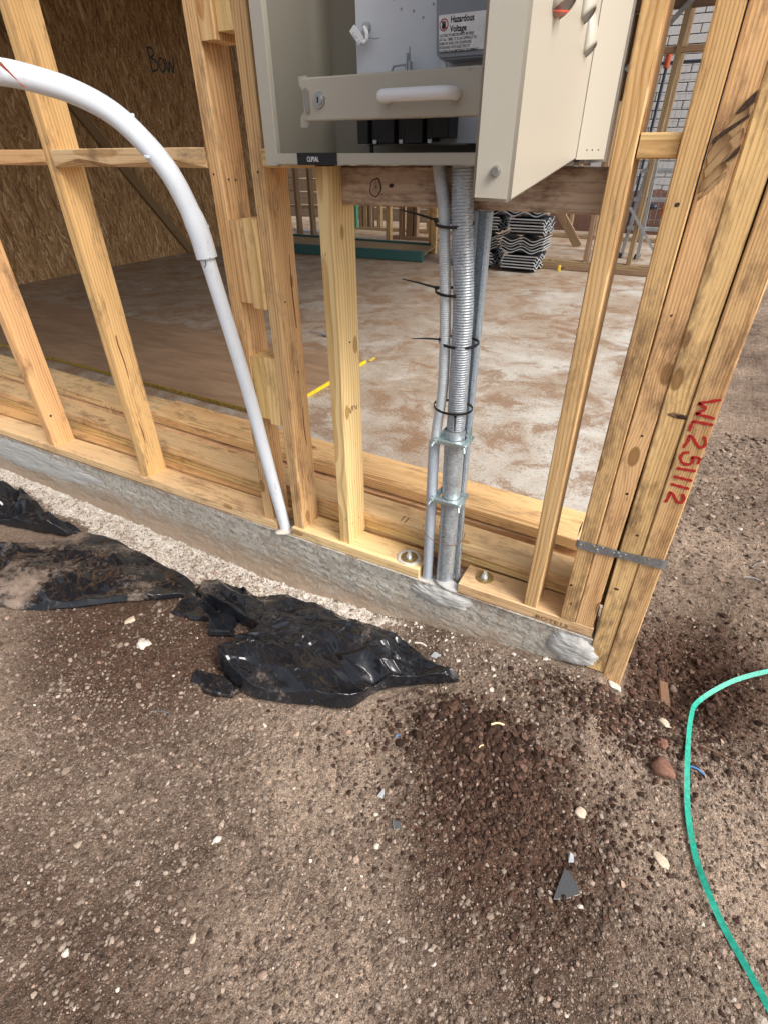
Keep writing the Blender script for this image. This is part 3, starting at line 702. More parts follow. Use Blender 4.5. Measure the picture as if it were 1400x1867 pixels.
ribbon_text('painted_lettering', WL, .0054, lambda a, b_, t: (a, 1.0296-t, b_), REDP, s4)
# knot hole in stud 3 and the torn piece in stud 2
def disc_patch(name, c, a, b_, mat, parent, tilt=0, depth=.004, seed=1):
    n = 28; vs = [(0, 0, 0)]; fs = []
    for ring, (k, dd) in enumerate(((.45, .2), (.8, .6), (1, 1))):
        for i in range(n):
            t = 2*math.pi*i/n; w = 1+.06*math.sin(2*t+seed)+.05*math.sin(5*t+seed*2)
            px, pz = a*k*w*math.cos(t), b_*k*w*math.sin(t)
            vs.append((px*math.cos(tilt)-pz*math.sin(tilt), -.0009*(1-dd)+.0002*dd, px*math.sin(tilt)+pz*math.cos(tilt)))
    for i in range(n): fs.append((0, 1+i, 1+(i+1) % n))
    for r_ in range(2):
        for i in range(n): fs.append((1+r_*n+i, 1+(r_+1)*n+i, 1+(r_+1)*n+(i+1) % n, 1+r_*n+(i+1) % n))
    return link(name, mesh(name, vs, fs, True), mat, parent, Matrix.Translation(c))
KNOTD = simple('knot_dark', (.045, .025, .015), .9, 0, 1, 300, .5); KNOTB = simple('knot_brown', (.20, .105, .055), .8, 0, .8, 240, .3)
disc_patch('knot', (.048, 1.0322, .601), .017, .0058, KNOTB, s3, 0, seed=2)
disc_patch('knot_hole', (.054, 1.0316, .6005), .0105, .0042, KNOTD, s3, 0, seed=3)
disc_patch('knot', (.040, 1.0325, .175), .006, .003, KNOTD, s3, 0, seed=5)
# torn fibrous chunk (splinters) on the second and third corner stud near eye height
tc = MB()
rr = random.Random(5)
def torn_piece(x0, z0, x1, z1, w, y):
    n = 9; top = []; bot = []
    for i in range(n):
        t = i/(n-1); x = x0+(x1-x0)*t; z = z0+(z1-z0)*t
        a = (w*(.65+.35*math.sin(t*math.pi)))*(.85+.3*rr.random())
        top.append((x-.2*a, z+a/2)); bot.append((x+.2*a, z-a/2))
    tc.prism(top+bot[::-1], y, y+.010, 'y')
torn_piece(-.0225, .985, .0145, 1.052, .020, 1.0322); torn_piece(-.021, .969, .014, 1.022, .014, 1.0305); torn_piece(-.022, .950, .013, .998, .015, 1.0318)
torn_piece(-.020, .938, .008, .972, .008, 1.0333)
tco = tc.build('torn_splinter', TORN, wall, bevel=.001); tco['label'] = 'dark torn fibres across the corner studs'
ck = MB(); ck.prism([(-.004, 1.040), (.004, 1.054), (.0150, 1.066), (.0152, 1.052), (.006, 1.044)], 1.0310, 1.036, 'y')
ck.prism([(-.0225, 1.012), (-.012, 1.022), (.014, 1.040), (.0145, 1.036), (-.01, 1.016), (-.0225, 1.006)], 1.0315, 1.036, 'y')
ck.prism([(.000, .985), (.010, .999), (.0148, 1.006), (.0148, .996), (.006, .986)], 1.0300, 1.036, 'y')
ck.build('crack', KNOTD, wall)
# long dark splits in the two left studs
def split(x, pts, w):
    mb = MB(); P = [Vector((0, a, b_)) for a, b_ in pts]; n = len(P); vs = []
    for i, p in enumerate(P):
        ww = w*(.35 if i in (0, n-1) else 1)
        vs += [(x, p.y-ww, p.z), (x, p.y+ww, p.z), (x+.0006, p.y-ww, p.z), (x+.0006, p.y+ww, p.z)]
    for i in range(n-1): mb.add([], []); mb.f += [(4*i+2, 4*i+3, 4*i+7, 4*i+6), (4*i, 4*i+2, 4*i+6, 4*i+4), (4*i+1, 4*i+3, 4*i+7, 4*i+5)]
    mb.v = vs; return mb
SPLITM = simple('split_resin', (.20, .06, .025), .8, 0, .3, 200, .4)
split(-1.5252, [(1.070, .62), (1.073, .56), (1.071, .50), (1.076, .44), (1.075, .39)], .0022).build('split', SPLITM, wall)
split(-1.5252, [(1.066, .245), (1.069, .20), (1.068, .16)], .002).build('split', SPLITM, wall)
split(-.8442, [(1.100, .80), (1.098, .72), (1.101, .63)], .0016).build('split', SPLITM, wall)
split(-.8442, [(1.095, .42), (1.092, .36), (1.096, .30)], .0013).build('split', SPLITM, wall)
disc = disc_patch
def side_knot(x, y, z, a, mat, par):
    o = disc_patch('knot', (0, 0, 0), a, a*1.1, mat, None, seed=int(z*50)); o.parent = par
    mw = Matrix.Translation((x, y, z)) @ Matrix.Rotation(math.pi/2, 4, 'Z')
    o.matrix_basis = WM.get(par.name, Matrix.Translation(par.location)).inverted() @ mw; return o
side_knot(-2.0495, 1.066, .155, .007, KNOTB, wall); side_knot(-2.0490, 1.066, .155, .004, KNOTD, wall)
disc_patch('knot', (-.600, 1.0822, .940), .0130, .0175, KNOTD, wall, -.15, seed=7); disc_patch('knot', (-.600, 1.0816, .940), .0105, .0150, BROWN, wall, -.15, seed=7); disc_patch('knot', (-.598, 1.0812, .941), .0018, .0022, KNOTD, wall, 0, seed=3)
disc_patch('knot', (-.565, 1.0822, .944), .006, .0035, KNOTD, wall, .2, seed=4)

for (x, z, a) in ((-.046, .93, .0042), (.004, .42, .0035), (-.010, .77, .0028), (.046, .33, .003), (-.055, .146, .0035)):
    disc_patch('dent', (x, 1.0332 if x < -.03 else (1.0342 if x < .02 else 1.0322), z), a, a*.9, KNOTD, wall if x < .02 else s3, .4, seed=int(z*90))
# strap round the corner studs
strap = thing('metal_strap', 'perforated galvanised strap nailed across the four corner studs', 'strap', (.02, 1.03, .27))
mb = MB(); path = [(-.0665, 1.060), (-.0685, 1.045), (-.067, 1.0335), (-.061, 1.0300), (-.024, 1.0298), (.02, 1.0296), (.07, 1.0268), (.110, 1.0262), (.1165, 1.0275), (.1172, 1.034)]
dz = [.300, .290, .2695, .2690, .2700, .2720, .2765, .2795, .2800, .2800]
n = len(path); t_ = .0009; hw = .0105
ppath = [Vector((a, b_, c)) for (a, b_), c in zip(path, dz)]
vs = []
for i, p in enumerate(ppath):
    tt = (ppath[min(i+1, n-1)]-ppath[max(i-1, 0)]); nn = Vector((tt.y, -tt.x, 0)).normalized()
    h_ = hw*(1+.10*math.sin(i*2.1))
    for sgn in (0, 1):
        for zz in (-h_, h_): vs.append(p+nn*t_*sgn+Vector((0, 0, zz)))
fs = []
for i in range(n-1):
    a = 4*i; b_ = a+4; fs += [(a+2, b_+2, b_+3, a+3), (a, a+1, b_+1, b_), (a, b_, b_+2, a+2), (a+1, a+3, b_+3, b_+1)]
fs += [(0, 2, 3, 1), (4*n-4, 4*n-3, 4*n-1, 4*n-2)]
mb.add(vs, fs); mb.build('band', GALV, strap)
for x, zz, mt in ((-.058, .270, ALU), (-.030, .275, BRASS), (-.022, .268, ALU), (-.012, .277, ALU), (.012, .272, ALU), (.021, .276, ALU), (.026, .269, ALU), (.035, .277, ALU), (.060, .279, BRASS), (.080, .283, BRASS), (.098, .279, ALU)):
    yy = 1.0288 if x < .02 else (1.0262 if x > .06 else 1.0275)
    MB().cyl((x, yy, zz), (0, -1, 0), .0030, .0010, 10, .0018).build('nail_head', mt, strap, True)

# ================================================================== LOOSE TIMBERS STACKED BEHIND THE PLATE
stack = [
    # x0, x1, y0, y1, z0, z1, mat, label, slope
    (-3.2, -.03, 1.140, 1.232, .001, .034, PINE_O, 'bottom board of the loose stack behind the wall plate, nearly hidden', 0),
    (-3.2, -.045, 1.128, 1.220, .036, .069, PINE, 'second board from the bottom of the loose stack behind the wall plate', .000),
    (-3.2, -.035, 1.126, 1.218, .071, .104, PINE_P, 'third board of the loose stack, with dark stains and pencil lines on its top', .000),
    (-1.76, -.060, 1.226, 1.372, .106, .141, PINE, 'wide top board of the loose stack, right of the second stud', .006),
    (-3.2, -1.62, 1.262, 1.405, .101, .136, PINE_D, 'muddy top board of the loose stack at the left', -.02),
    (-3.2, -.05, 1.236, 1.40, .003, .100, PINE_D, 'rear double board hidden at the back of the loose stack', 0)]
stack_g = 'loose boards stacked behind the wall plate'
for x0, x1, y0, y1, z0, z1, mt, lb, sl_ in stack:
    zz = (z0, z1)
    rz = 0
    if lb.startswith('muddy'): zz = (.107, .141); x1 = -1.765; y0, y1, rz = 1.318, 1.455, -.025
    if lb.startswith('second'): y0, y1, rz = 1.214, 1.302, -.030
    if lb.startswith('third'): y0, y1, rz = 1.216, 1.306, -.034
    if lb.startswith('wide'): y0, y1, rz = 1.286, 1.432, -.036
    o = timber('timber_board', (x0, x1), (y0, y1), zz, 'x', mt, None, seed=int(y0*1000), rotz=rz)
    prop(o, lb, 'timber board', stack_g)
# pencil lines and stains on the stack
pl = MB()
for x, y in ((-.545, 1.13), (-.560, 1.133), (-1.90, 1.262)):
    pl.box(x, x+.003, y, y+.028, .1042, .1046)
for x in (-1.99, -1.955, -1.94):
    pl.box(x, x+.003, 1.2612, 1.2616, .108, .139)
# (thin pencil strokes belong to the third board)
third = [o for o in COL.objects if o.name.startswith('timber_board') and 'third' in o.get('label', '')][0]
for q_ in range(0, len(pl.v), 8):
    one = MB(); one.add(pl.v[q_:q_+8], [tuple(i-q_ for i in f) for f in pl.f if q_ <= min(f) < q_+8]); one.build('pencil_line', BROWNINK, third)
disc_k = MB(); 
for x, y, a in ((-.438, 1.165, .011), (-.427, 1.170, .008)):
    disc_k.cyl((x, y, .1035), (0, 0, 1), a, .0008, 14)
disc_k.build('stain', KNOTB, third)
topb = [o for o in COL.objects if o.name.startswith('timber_board') and 'wide top' in o.get('label', '')][0]
MB().cyl((-.213, 1.335, .1403), (0, 0, 1), .0115, .0012, 18).build('knot', KNOTB, topb)

# ================================================================== METER BOX
BX0, BX1, BY, BZ = -.790, -.196, 1.002, .982
box = thing('meter_box', 'beige steel meter box set in the wall frame with its door swung open', 'meter box', (-.5, 1.1, .98))
T = 1.66
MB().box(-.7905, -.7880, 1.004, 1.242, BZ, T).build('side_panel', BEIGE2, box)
MB().prism([(-.803, 1.000), (-.774, 1.000), (-.774, 1.004), (-.7865, 1.0045), (-.7865, 1.03), (-.803, 1.03)], .977, T, 'z').build('frame_edge', BEIGE, box, bevel=.0009)
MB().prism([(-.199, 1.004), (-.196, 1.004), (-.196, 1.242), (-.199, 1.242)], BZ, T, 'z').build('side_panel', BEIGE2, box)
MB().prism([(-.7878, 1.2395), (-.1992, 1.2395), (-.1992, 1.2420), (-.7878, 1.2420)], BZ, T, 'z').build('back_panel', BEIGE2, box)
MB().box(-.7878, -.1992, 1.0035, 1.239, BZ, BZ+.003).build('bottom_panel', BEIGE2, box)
MB().box(-.7738, -.205, .997, 1.0032, .9795, .9975).build('bottom_rail', BEIGE, box, bevel=.0012, seg=2)
MB().box(-.7738, -.205, 1.0032, 1.020, .9945, .9975).build('bottom_rail', BEIGE, box)
# wrap round flange on the right (behind the door hinge)
fl = MB(); fl.prism([(-.2015, .985), (-.1985, .984), (-.1665, 1.0330), (-.1685, 1.036)], .988, T, 'z'); fo = fl.build('hinge_flange', BEIGE, box)
for x, y in ((-.188, 1.0), (-.182, 1.009), (-.175, 1.020)):
    MB().cyl((x, y, 1.000), (.84, -.55, 0), .0011, .0004, 10).build('screw_hole', BLACKINK, fo)
badge = MB().box(-.722, -.633, .9935, .9968, .9790, .9985).build('name_badge', BLACKP, box, bevel=.0008)
font_text('badge_lettering', 'CLIPSAL', .0112, Matrix.Translation((-.6985, .9932, .9845)) @ FRONT, WHITEI, badge, sx=.66, bold=.00005)
# locking bar with handle and lock
bar = MB().prism([(.975, 1.045), (.9735, 1.047), (.9735, 1.104), (.975, 1.106), (.999, 1.106), (.999, 1.1045), (.9765, 1.1045), (.9765, 1.0465), (.999, 1.0465), (.999, 1.045)], -.683, -.215, 'x').build('locking_bar', BEIGE, box, bevel=.0006)
MB().prism([(-.703, 1.037), (-.690, 1.0365), (-.686, 1.040), (-.683, 1.040), (-.683, 1.110), (-.690, 1.1105), (-.700, 1.1095), (-.7005, 1.097), (-.697, 1.0945), (-.6965, 1.092), (-.694, 1.089), (-.6935, 1.060), (-.697, 1.057), (-.7005, 1.0545), (-.7020, 1.050)], .988, .9905, 'y').build('latch_plate', BEIGE, bar)
sl_ = MB(); sl_.prism([(-.6785, 1.056), (-.672, 1.055), (-.670, 1.060), (-.670, 1.088), (-.674, 1.093), (-.680, 1.091), (-.681, 1.086)], .9705, .9735, 'y'); sl_.build('latch_tab', BEIGE2, bar, bevel=.0007)
MB().prism([(-.677, 1.066), (-.6735, 1.066), (-.6735, 1.079), (-.677, 1.079)], .9700, .9705, 'y').build('latch_slot', METERG, bar)
lk = MB().cyl((-.649, .9735, 1.0745), (0, -1, 0), .0118, .004, 28, .0108).cyl((-.649, .9695, 1.0745), (0, -1, 0), .0078, .002, 24).build('lock', CHROME, bar, True)
MB().box(-.6502, -.6478, .9668, .9675, 1.0700, 1.0785).build('keyhole', BLACKINK, lk)
hp = catmull([(-.513, .9735, 1.0735), (-.515, .962, 1.0735), (-.513, .950, 1.0735), (-.500, .9425, 1.0735), (-.455, .941, 1.0735), (-.408, .9425, 1.0735), (-.396, .950, 1.0735), (-.394, .962, 1.0735), (-.396, .9735, 1.0735)], 8)
MB().tube(hp, .0088, 18).build('handle', WHITEP, bar, True)
MB().cyl((-.2247-.15, .9735, 1.1015), (0, -1, 0), .0014, .0005, 8).build('rivet', METERG, bar)
# mounting panel with holes, studs and seals
pan = MB().prism([(-.680, 1.020), (-.678, 1.0135), (-.672, 1.0115), (-.215, 1.0115), (-.215, T), (-.684, T)], 1.158, 1.164, 'y').build('mounting_panel', PANELW, box, bevel=.0008)
for x, z in ((-.585, 1.2115), (-.560, 1.207), (-.541, 1.197), (-.522, 1.213), (-.600, 1.226)):
    MB().cyl((x, 1.1579, z), (0, -1, 0), .0021, .0004, 10).build('screw_hole', METERG, pan)
MB().box(-.672, -.4425, 1.150, 1.158, 1.0095, 1.0100+.001).build('panel_lip', METERG, pan)
for i, (x0, x1, z0) in enumerate(((-.657, -.632, 1.0125), (-.630, -.610, 1.014), (-.608, -.575, 1.0125), (-.572, -.555, 1.0145), (-.553, -.515, 1.0120), (-.512, -.497, 1.015), (-.495, -.462, 1.020))):
    fb = MB().box(x0, x1, 1.112 if i % 2 == 0 else 1.122, 1.157, z0, 1.075).build('fuse_block', BLACKP, pan, bevel=.0015)
for x in (-.621, -.564, -.503):
    MB().box(x-.004, x+.004, 1.119, 1.121, 1.0125, 1.0185).build('terminal_window', PANELW, pan)
MB().tube([(-.640, 1.14, 1.0115), (-.640, 1.14, .985)], .0045, 10).build('cable', BLACKP, pan, True)
# stud, sealing tags and clips
MB().cyl((-.655, 1.157, 1.192), (0, -1, 0), .0085, .008, 18, .007).build('panel_stud', CHROME, pan, True)
MB().tube(catmull([(-.655, 1.146, 1.190), (-.649, 1.142, 1.184), (-.647, 1.141, 1.175), (-.652, 1.140, 1.168), (-.657, 1.140, 1.172)], 5), .0038, 10).build('seal_clip', WHITEP, pan, True)
tg = MB(); tg.prism([(-.6815, 1.1855), (-.6715, 1.1945), (-.6685, 1.1925), (-.6515, 1.1755), (-.6610, 1.1635)], 1.136, 1.1375, 'y'); tgo = tg.build('seal_tag', WHITEP, pan)
tl = MB()
for i in range(5):
    for j in range(7):
        if rnd.random() < .75:
            cx_, cz_ = -.6755+.0024*j, 1.1835-.0024*j
            ox_ = -.0016*i+.002; oz_ = -.0019*i-.001
            tl.box(cx_+ox_, cx_+ox_+.0014, 1.1354, 1.1359, cz_+oz_, cz_+oz_+.0012)
tl.build('tag_print', METERG, tgo)
MB().tube(catmull([(-.650, 1.141, 1.176), (-.640, 1.142, 1.174), (-.630, 1.143, 1.1725), (-.622, 1.143, 1.1735)], 4), .0007, 6).build('seal_wire', METERG, pan)
tg2 = MB(); tg2.prism([(-.512, 1.222), (-.503, 1.196), (-.500, 1.196), (-.486, 1.214), (-.492, 1.230)], 1.137, 1.1385, 'y'); tg2.build('seal_tag', WHITEP, pan)
tl = MB()
for i in range(4): tl.box(-.505+.0035*i, -.5035+.0035*i, 1.1362, 1.1368, 1.206+.001*i, 1.224)
tl.build('tag_print', METERG, pan)
clip = MB(); clip.tube([(-.600, 1.140, 1.112), (-.590, 1.138, 1.131), (-.566, 1.138, 1.132), (-.562, 1.14, 1.112)], .0022, 8)
clip.box(-.562, -.559, 1.132, 1.146, 1.105, 1.148); clip.box(-.5565, -.5525, 1.130, 1.142, 1.105, 1.136); clip.box(-.5595, -.5575, 1.138, 1.142, 1.13, 1.157)
clip.box(-.616, -.600, 1.138, 1.141, 1.105, 1.117); clip.build('seal_clip', simple('grey_clip', (.42, .46, .48), .35, .5), pan, bevel=.0003)
clip = MB(); clip.prism([(-.492, 1.110), (-.490, 1.145), (-.484, 1.130), (-.477, 1.118), (-.476, 1.110)], 1.132, 1.136, 'y'); clip.tube([(-.50, 1.138, 1.114), (-.492, 1.136, 1.121), (-.486, 1.136, 1.115)], .0014, 7)
clip.build('seal_clip', WHITEP, pan)
# meter
meter = thing('electricity_meter', 'grey electricity meter with a white hazard label inside the meter box', 'electricity meter', (-.42, 1.12, 1.13))
MB().prism([(-.4905, 1.140), (-.4865, 1.133), (-.480, 1.1305), (-.33, 1.1305), (-.33, 1.40), (-.506, 1.40)], 1.105, 1.1575, 'y').build('case', METERG, meter, bevel=.003, seg=2)
lab = MB().prism([(-.4835, 1.1425), (-.482, 1.1405), (-.372, 1.1405), (-.372, 1.188), (-.4855, 1.188), (-.487, 1.186)], 1.1037, 1.1049, 'y').build('warning_label', WHITEI, meter)
REDI = simple('red_print', (.45, .01, .008), .5)
rng_ = MB(); n = 40
for i in range(n):
    pass
cxs, czs = -.4770, 1.1755
vs = []; fs = []
for i in range(n):
    a = 2*math.pi*i/n
    for r_ in (.0082, .0066): vs.append((cxs+r_*math.cos(a), 1.1034, czs+r_*math.sin(a)))
for i in range(n): fs.append((2*i, 2*((i+1) % n), 2*((i+1) % n)+1, 2*i+1))
rng_.add(vs, fs); rng_.prism([(cxs-.0062, czs+.0050), (cxs-.0050, czs+.0062), (cxs+.0062, czs-.0050), (cxs+.0050, czs-.0062)], 1.1033, 1.1035, 'y')
rng_.build('prohibition_sign', REDI, lab)
hd = MB(); hd.prism([(cxs-.0028, czs-.0052), (cxs+.0022, czs-.0052), (cxs+.0034, czs-.0010), (cxs+.0030, czs+.0012), (cxs-.0030, czs+.0010), (cxs-.0038, czs-.0022)], 1.1031, 1.1035, 'y')
for k in range(4): hd.prism([(cxs-.0030+.0016*k, czs+.0006), (cxs-.0018+.0016*k, czs+.0006), (cxs-.0018+.0019*k-.0008, czs+.0054-.0006*abs(k-1.5)), (cxs-.0030+.0019*k-.0008, czs+.0054-.0006*abs(k-1.5))], 1.1031, 1.1035, 'y')
hd.build('hand_symbol', BLACKINK, lab)
font_text('heading', 'Hazardous\nVoltage', .0118, Matrix.Translation((-.4655, 1.1035, 1.1775)) @ FRONT, BLACKINK, lab, sx=.82, bold=.00035, extr=.0001)
font_text('small_print', 'ACCESS TO METER MUST BE FREE\nAT ALL TIMES. IT IS AN OFFENCE TO\nREMOVE SEALS OR OTHERWISE\nINTERFERE WITH ELECTRICITY\nDISTRIBUTION METERING EQUIPMENT', .0052,
          Matrix.Translation((-.4835, 1.1035, 1.1600)) @ FRONT, BLACKINK, lab, sx=.78, bold=.00006, extr=.0001)
# the open door: a shallow tray, hinge side at the wall, free edge towards the camera
A_ = Vector((-.1995, .985)); B_ = Vector((-.1490, .500)); dv = (B_-A_).normalized(); nv_ = Vector((dv.y, -dv.x))   # nv_ points to -x side?
if nv_.x > 0: nv_ = -nv_
A2, B2 = A_+nv_*.0335, B_+nv_*.0335
zA, zB = .9875, .9635
db = bmesh.new()
def dvt(p, z): return db.verts.new((p.x, p.y, z))
q = [dvt(A_, zA), dvt(B_, zB), dvt(B2, zB+.001), dvt(A2, zA+.001)]; q2 = [dvt(p, T) for p in (A_, B_, B2, A2)]
db.faces.new(q[::-1]); db.faces.new(q2)
for i in range(4): db.faces.new((q[i], q[(i+1) % 4], q2[(i+1) % 4], q2[i]))
bmesh.ops.recalc_face_normals(db, faces=db.faces)
bmesh.ops.bevel(db, geom=[e for e in db.edges], offset=.0028, segments=3, affect='EDGES', clamp_overlap=True)
dm_ = bpy.data.meshes.new('door')
for f in db.faces: f.smooth = f.calc_area() < .004
for v_ in db.verts: v_.co.z -= .96; v_.co.x += .17; v_.co.y -= .74
db.to_mesh(dm_); db.free()
door = link('door', dm_, BEIGE, box, Matrix.Translation((-.17, .74, .96))); door['label'] = 'beige steel door, open at a right angle'
def onD(y, z, out=0.):
    t = (y-A_.y)/(B_.y-A_.y); p = A_.lerp(B_, t)-nv_*out; return Vector((p.x, p.y, z))
def hood(y, z, w, h, p, red=False):
    vs = []; fs = []; nu_, nv2 = 14, 10
    for j in range(nv2+1):
        t = j/nv2
        ww = w*(1-.35*t*t); pp = p*(1-t*t)**.9
        for i in range(nu_+1):
            a = math.pi*i/nu_; vs.append(onD(y+ww*.5*math.cos(a), z+h*t+.011*(1-t)*math.sin(a), max(0, pp*max(0, math.sin(a))**.8)-.0003))
    for j in range(nv2):
        for i in range(nu_): k = j*(nu_+1)+i; fs.append((k, k+1, k+nu_+2, k+nu_+1))
    me = mesh('vent_hood', vs, fs, True)
    o = link('vent_hood', me, BEIGE, door)
    sd = o.modifiers.new('s', 'SOLIDIFY'); sd.thickness = .0008
    # grey plate closing the mouth; its shade is in the colour
    n_ = nu_+1; vs = [onD(y+w*.48*math.cos(math.pi*i/nu_), z+.0012+.011*math.sin(math.pi*i/nu_), max(0, (p-.0008)*max(0, math.sin(math.pi*i/nu_))**.8)) for i in range(n_)]
    link('vent_mouth', mesh('vent_mouth', vs, [tuple(range(n_))]), METERG, door)
    if red:
        vs = [onD(y-.018, z+.0005, .0012), onD(y+.010, z+.0005, .0012), onD(y-.012, z+.0005, .0125), onD(y-.018, z-.0006, .0012), onD(y+.010, z-.0006, .0012), onD(y-.012, z-.0006, .0125)]
        link('red_insert', mesh('red_insert', vs, [(0, 1, 2), (5, 4, 3), (0, 3, 4, 1), (1, 4, 5, 2), (2, 5, 3, 0)]), REDL, door)
HOODS = ((.612, 1.096, .046, .055, .015, True), (.805, 1.118, .038, .045, .0125, False), (.880, 1.097, .038, .045, .0125, False))
for hh in HOODS: hood(*hh)
sc_ = MB(); c = B_+nv_*.0165; sc_.cyl((c.x+.002, c.y, .986), (dv.x, dv.y, 0), .0042, .004, 12, .003); sc_.build('screw', CHROME, door, True)

# ================================================================== CONDUITS
def flex(name, pts, r, pitch, mat, label, cat, seg=22, depth=.0012):
    P = resample(catmull(pts, 10), pitch/4); rs = []
    for i in range(len(P)): rs.append(r-depth*(0, .15, 1, .15)[i % 4])
    o = MB().tube(P, rs, seg).build(name, mat, None, True); 
    for e in o.data.edges: e.use_edge_sharp = False
    return prop(o, label, cat)
BIGP = [(-.386, 1.062, .456), (-.387, 1.062, .50), (-.390, 1.072, .60), (-.394, 1.078, .70), (-.398, 1.084, .80), (-.410, 1.060, .90), (-.424, 1.045, .983)]
# kept clear of the backing board: the conduit runs in front of it
BIGP = [(-.386, 1.062, .450), (-.3845, 1.060, .50), (-.3845, 1.057, .594), (-.3845, 1.054, .67), (-.386, 1.054, .74), (-.393, 1.056, .81), (-.401, 1.057, .88), (-.405, 1.057, .94), (-.407, 1.057, .985)]
flex('flexible_conduit', BIGP, .0212, .0054, FLEX, 'thick ribbed steel flexible conduit rising from the galvanised pipe into the meter box', 'conduit', 26, .0018)
SMP = [(-.433, 1.056, .418), (-.428, 1.055, .475), (-.4195, 1.053, .56), (-.4195, 1.050, .66), (-.4245, 1.050, .75), (-.434, 1.054, .85), (-.441, 1.058, .91), (-.452, 1.062, .955), (-.460, 1.066, .985)]
flex('flexible_conduit', SMP, .0118, .0040, FLEXW, 'thin ribbed pale flexible conduit left of the thick one', 'conduit', 18, .0015)
gp = MB().tube([(-.383, 1.062, -.01), (-.383, 1.062, .20), (-.384, 1.062, .33), (-.386, 1.062, .468)], .0235, 32, False)
gp.tube([(-.386, 1.062, .468), (-.386, 1.062, .455)], .0222, 32, False)
o = gp.build('galvanised_pipe', GALVP, None, True); prop(o, 'shiny galvanised steel pipe standing in the gap of the bottom plate', 'pipe')
ribbon_text('pen_mark', [[(-.391, .170), (-.382, .1715)]], .0022, lambda a, b_, t: (a, 1.0363-t, b_), BLACKINK, o)
o = MB().tube([(-.432, 1.055, -.01), (-.433, 1.055, .25), (-.434, 1.055, .425)], .0135, 20).build('grey_conduit', GREYC, None, True)
prop(o, 'straight grey plastic conduit beside the galvanised pipe', 'conduit')
# thin spiral tube
flex('spiral_tube', [(-.349, 1.072, .005), (-.3515, 1.072, .15), (-.354, 1.072, .275)], .0062, .0042, GALV, 'thin spiral wound metal tube right of the galvanised pipe', 'conduit', 12, .0012)
# strut channel
ch = MB(); X0, X1, Y0, Y1, tk = -.392, -.351, 1.095, 1.116, .0022
X0, X1 = -.4035, -.3625
ch.prism([(X0, Y0), (X0+.017, Y0), (X0+.017, Y0+.006), (X0+.015, Y0+.006), (X0+.015, Y0+tk), (X0+tk, Y0+tk), (X0+tk, Y1-tk), (X1-tk, Y1-tk), (X1-tk, Y0+tk), (X1-.004, Y0+tk), (X1-.004, Y0+.006), (X1-.006, Y0+.006), (X1-.006, Y0), (X1, Y0), (X1, Y1), (X0, Y1)], .002, .905, 'z')
ch.f = [f for f in ch.f]
o = ch.build('strut_channel', STRUT, None); prop(o, 'blue grey galvanised strut channel standing behind the conduits', 'channel')
# clamps
for k, z in enumerate((.445, .283)):
    cl = thing('pipe_clamp', ['upper zinc saddle clamp, just under the flexible conduit', 'lower zinc saddle clamp, halfway up the galvanised pipe'][k], 'clamp', (-.383, 1.05, z), 'saddle clamps on the galvanised pipe')
    vs = []; fs = []; n = 36; mb = MB()
    xr = -.3845
    # flat plate with the pipe passing through: a ring-hole plate
    for i in range(n):
        a = 2*math.pi*i/n; ca, sa = math.cos(a), math.sin(a); s_ = 1/max(abs(ca)/.040, abs(sa)/.031)
        vs += [(xr+ca*.0262, 1.062+sa*.0262, z+.0015), (xr+ca*s_, 1.060+sa*s_, z+.0005)]
        vs += [(xr+ca*.0262, 1.062+sa*.0262, z-.001), (xr+ca*s_, 1.060+sa*s_, z-.002)]
    for i in range(n):
        a = 4*i; b_ = 4*((i+1) % n); fs += [(a, a+1, b_+1, b_), (a+2, b_+2, b_+3, a+3), (a+1, a+3, b_+3, b_+1)]
    mb.add(vs, fs); mb.build('saddle', ZINC, cl)
    MB().box(xr-.040, xr+.040, 1.0255, 1.0290, z-.006, z+.0045).build('bar', ZINC, cl, bevel=.0008)
    for sx_ in (-1, 1):
        bb = MB(); x = xr+sx_*.0365; bb.cyl((x, 1.030, z-.001), (0, -1, 0), .0052, .0085, 6); bb.cyl((x, 1.024, z-.001), (.3*sx_, -.6, -.7), .0030, .013, 10); bb.build('bolt', ZINC, cl, True)
    if k == 0: MB().prism([(xr+.034, z), (xr+.043, z), (xr+.043, z+.04), (xr+.040, z+.045), (xr+.037, z+.02)], 1.05, 1.053, 'y').build('tab', ZINC, cl)
    MB().prism([(xr-.040, z), (xr-.026, z), (xr-.026, z+.022)], 1.058, 1.061, 'y').build('tab', ZINC, cl)
# cable ties
def tie(z, cx0, cy0, a, b_, tail, label, tilt=0.0, ext=None):
    t = thing('cable_tie', label, 'cable tie', (cx0, cy0, z), 'black cable ties round the flexible conduits')
    pts = []
    for i in range(33):
        an = 2*math.pi*i/32; pts.append((cx0+a*math.cos(an), cy0+b_*math.sin(an), z+tilt*math.cos(an)-.006*(math.sin(an) < 0)*abs(math.sin(an))))
    vs = []; n = len(pts)
    for i, p in enumerate(pts):
        an = 2*math.pi*i/32; nx, ny = math.cos(an), math.sin(an)
        for dr, dz_ in ((0, -.0027), (0, .0027), (.0015, .0027), (.0015, -.0027)): vs.append((p[0]+nx*dr, p[1]+ny*dr, p[2]+dz_))
    fs = []
    for i in range(n-1):
        for k in range(4): fs.append((4*i+k, 4*i+(k+1) % 4, 4*(i+1)+(k+1) % 4, 4*(i+1)+k))
    MB().add(vs, fs).build('loop', BLACKP, t)
    MB().tube([Vector(tail[0]), Vector(tail[0]).lerp(Vector(tail[1]), .5)+Vector((0, 0, .001)), Vector(tail[1])], [.0024, .0021, .0010], 6).build('tail', BLACKP, t)
    p = Vector(tail[0]); MB().box(p.x-.0032, p.x+.0032, p.y-.003, p.y+.003, p.z-.0034, p.z+.0034).build('tie_head', BLACKP, t, bevel=.0006)
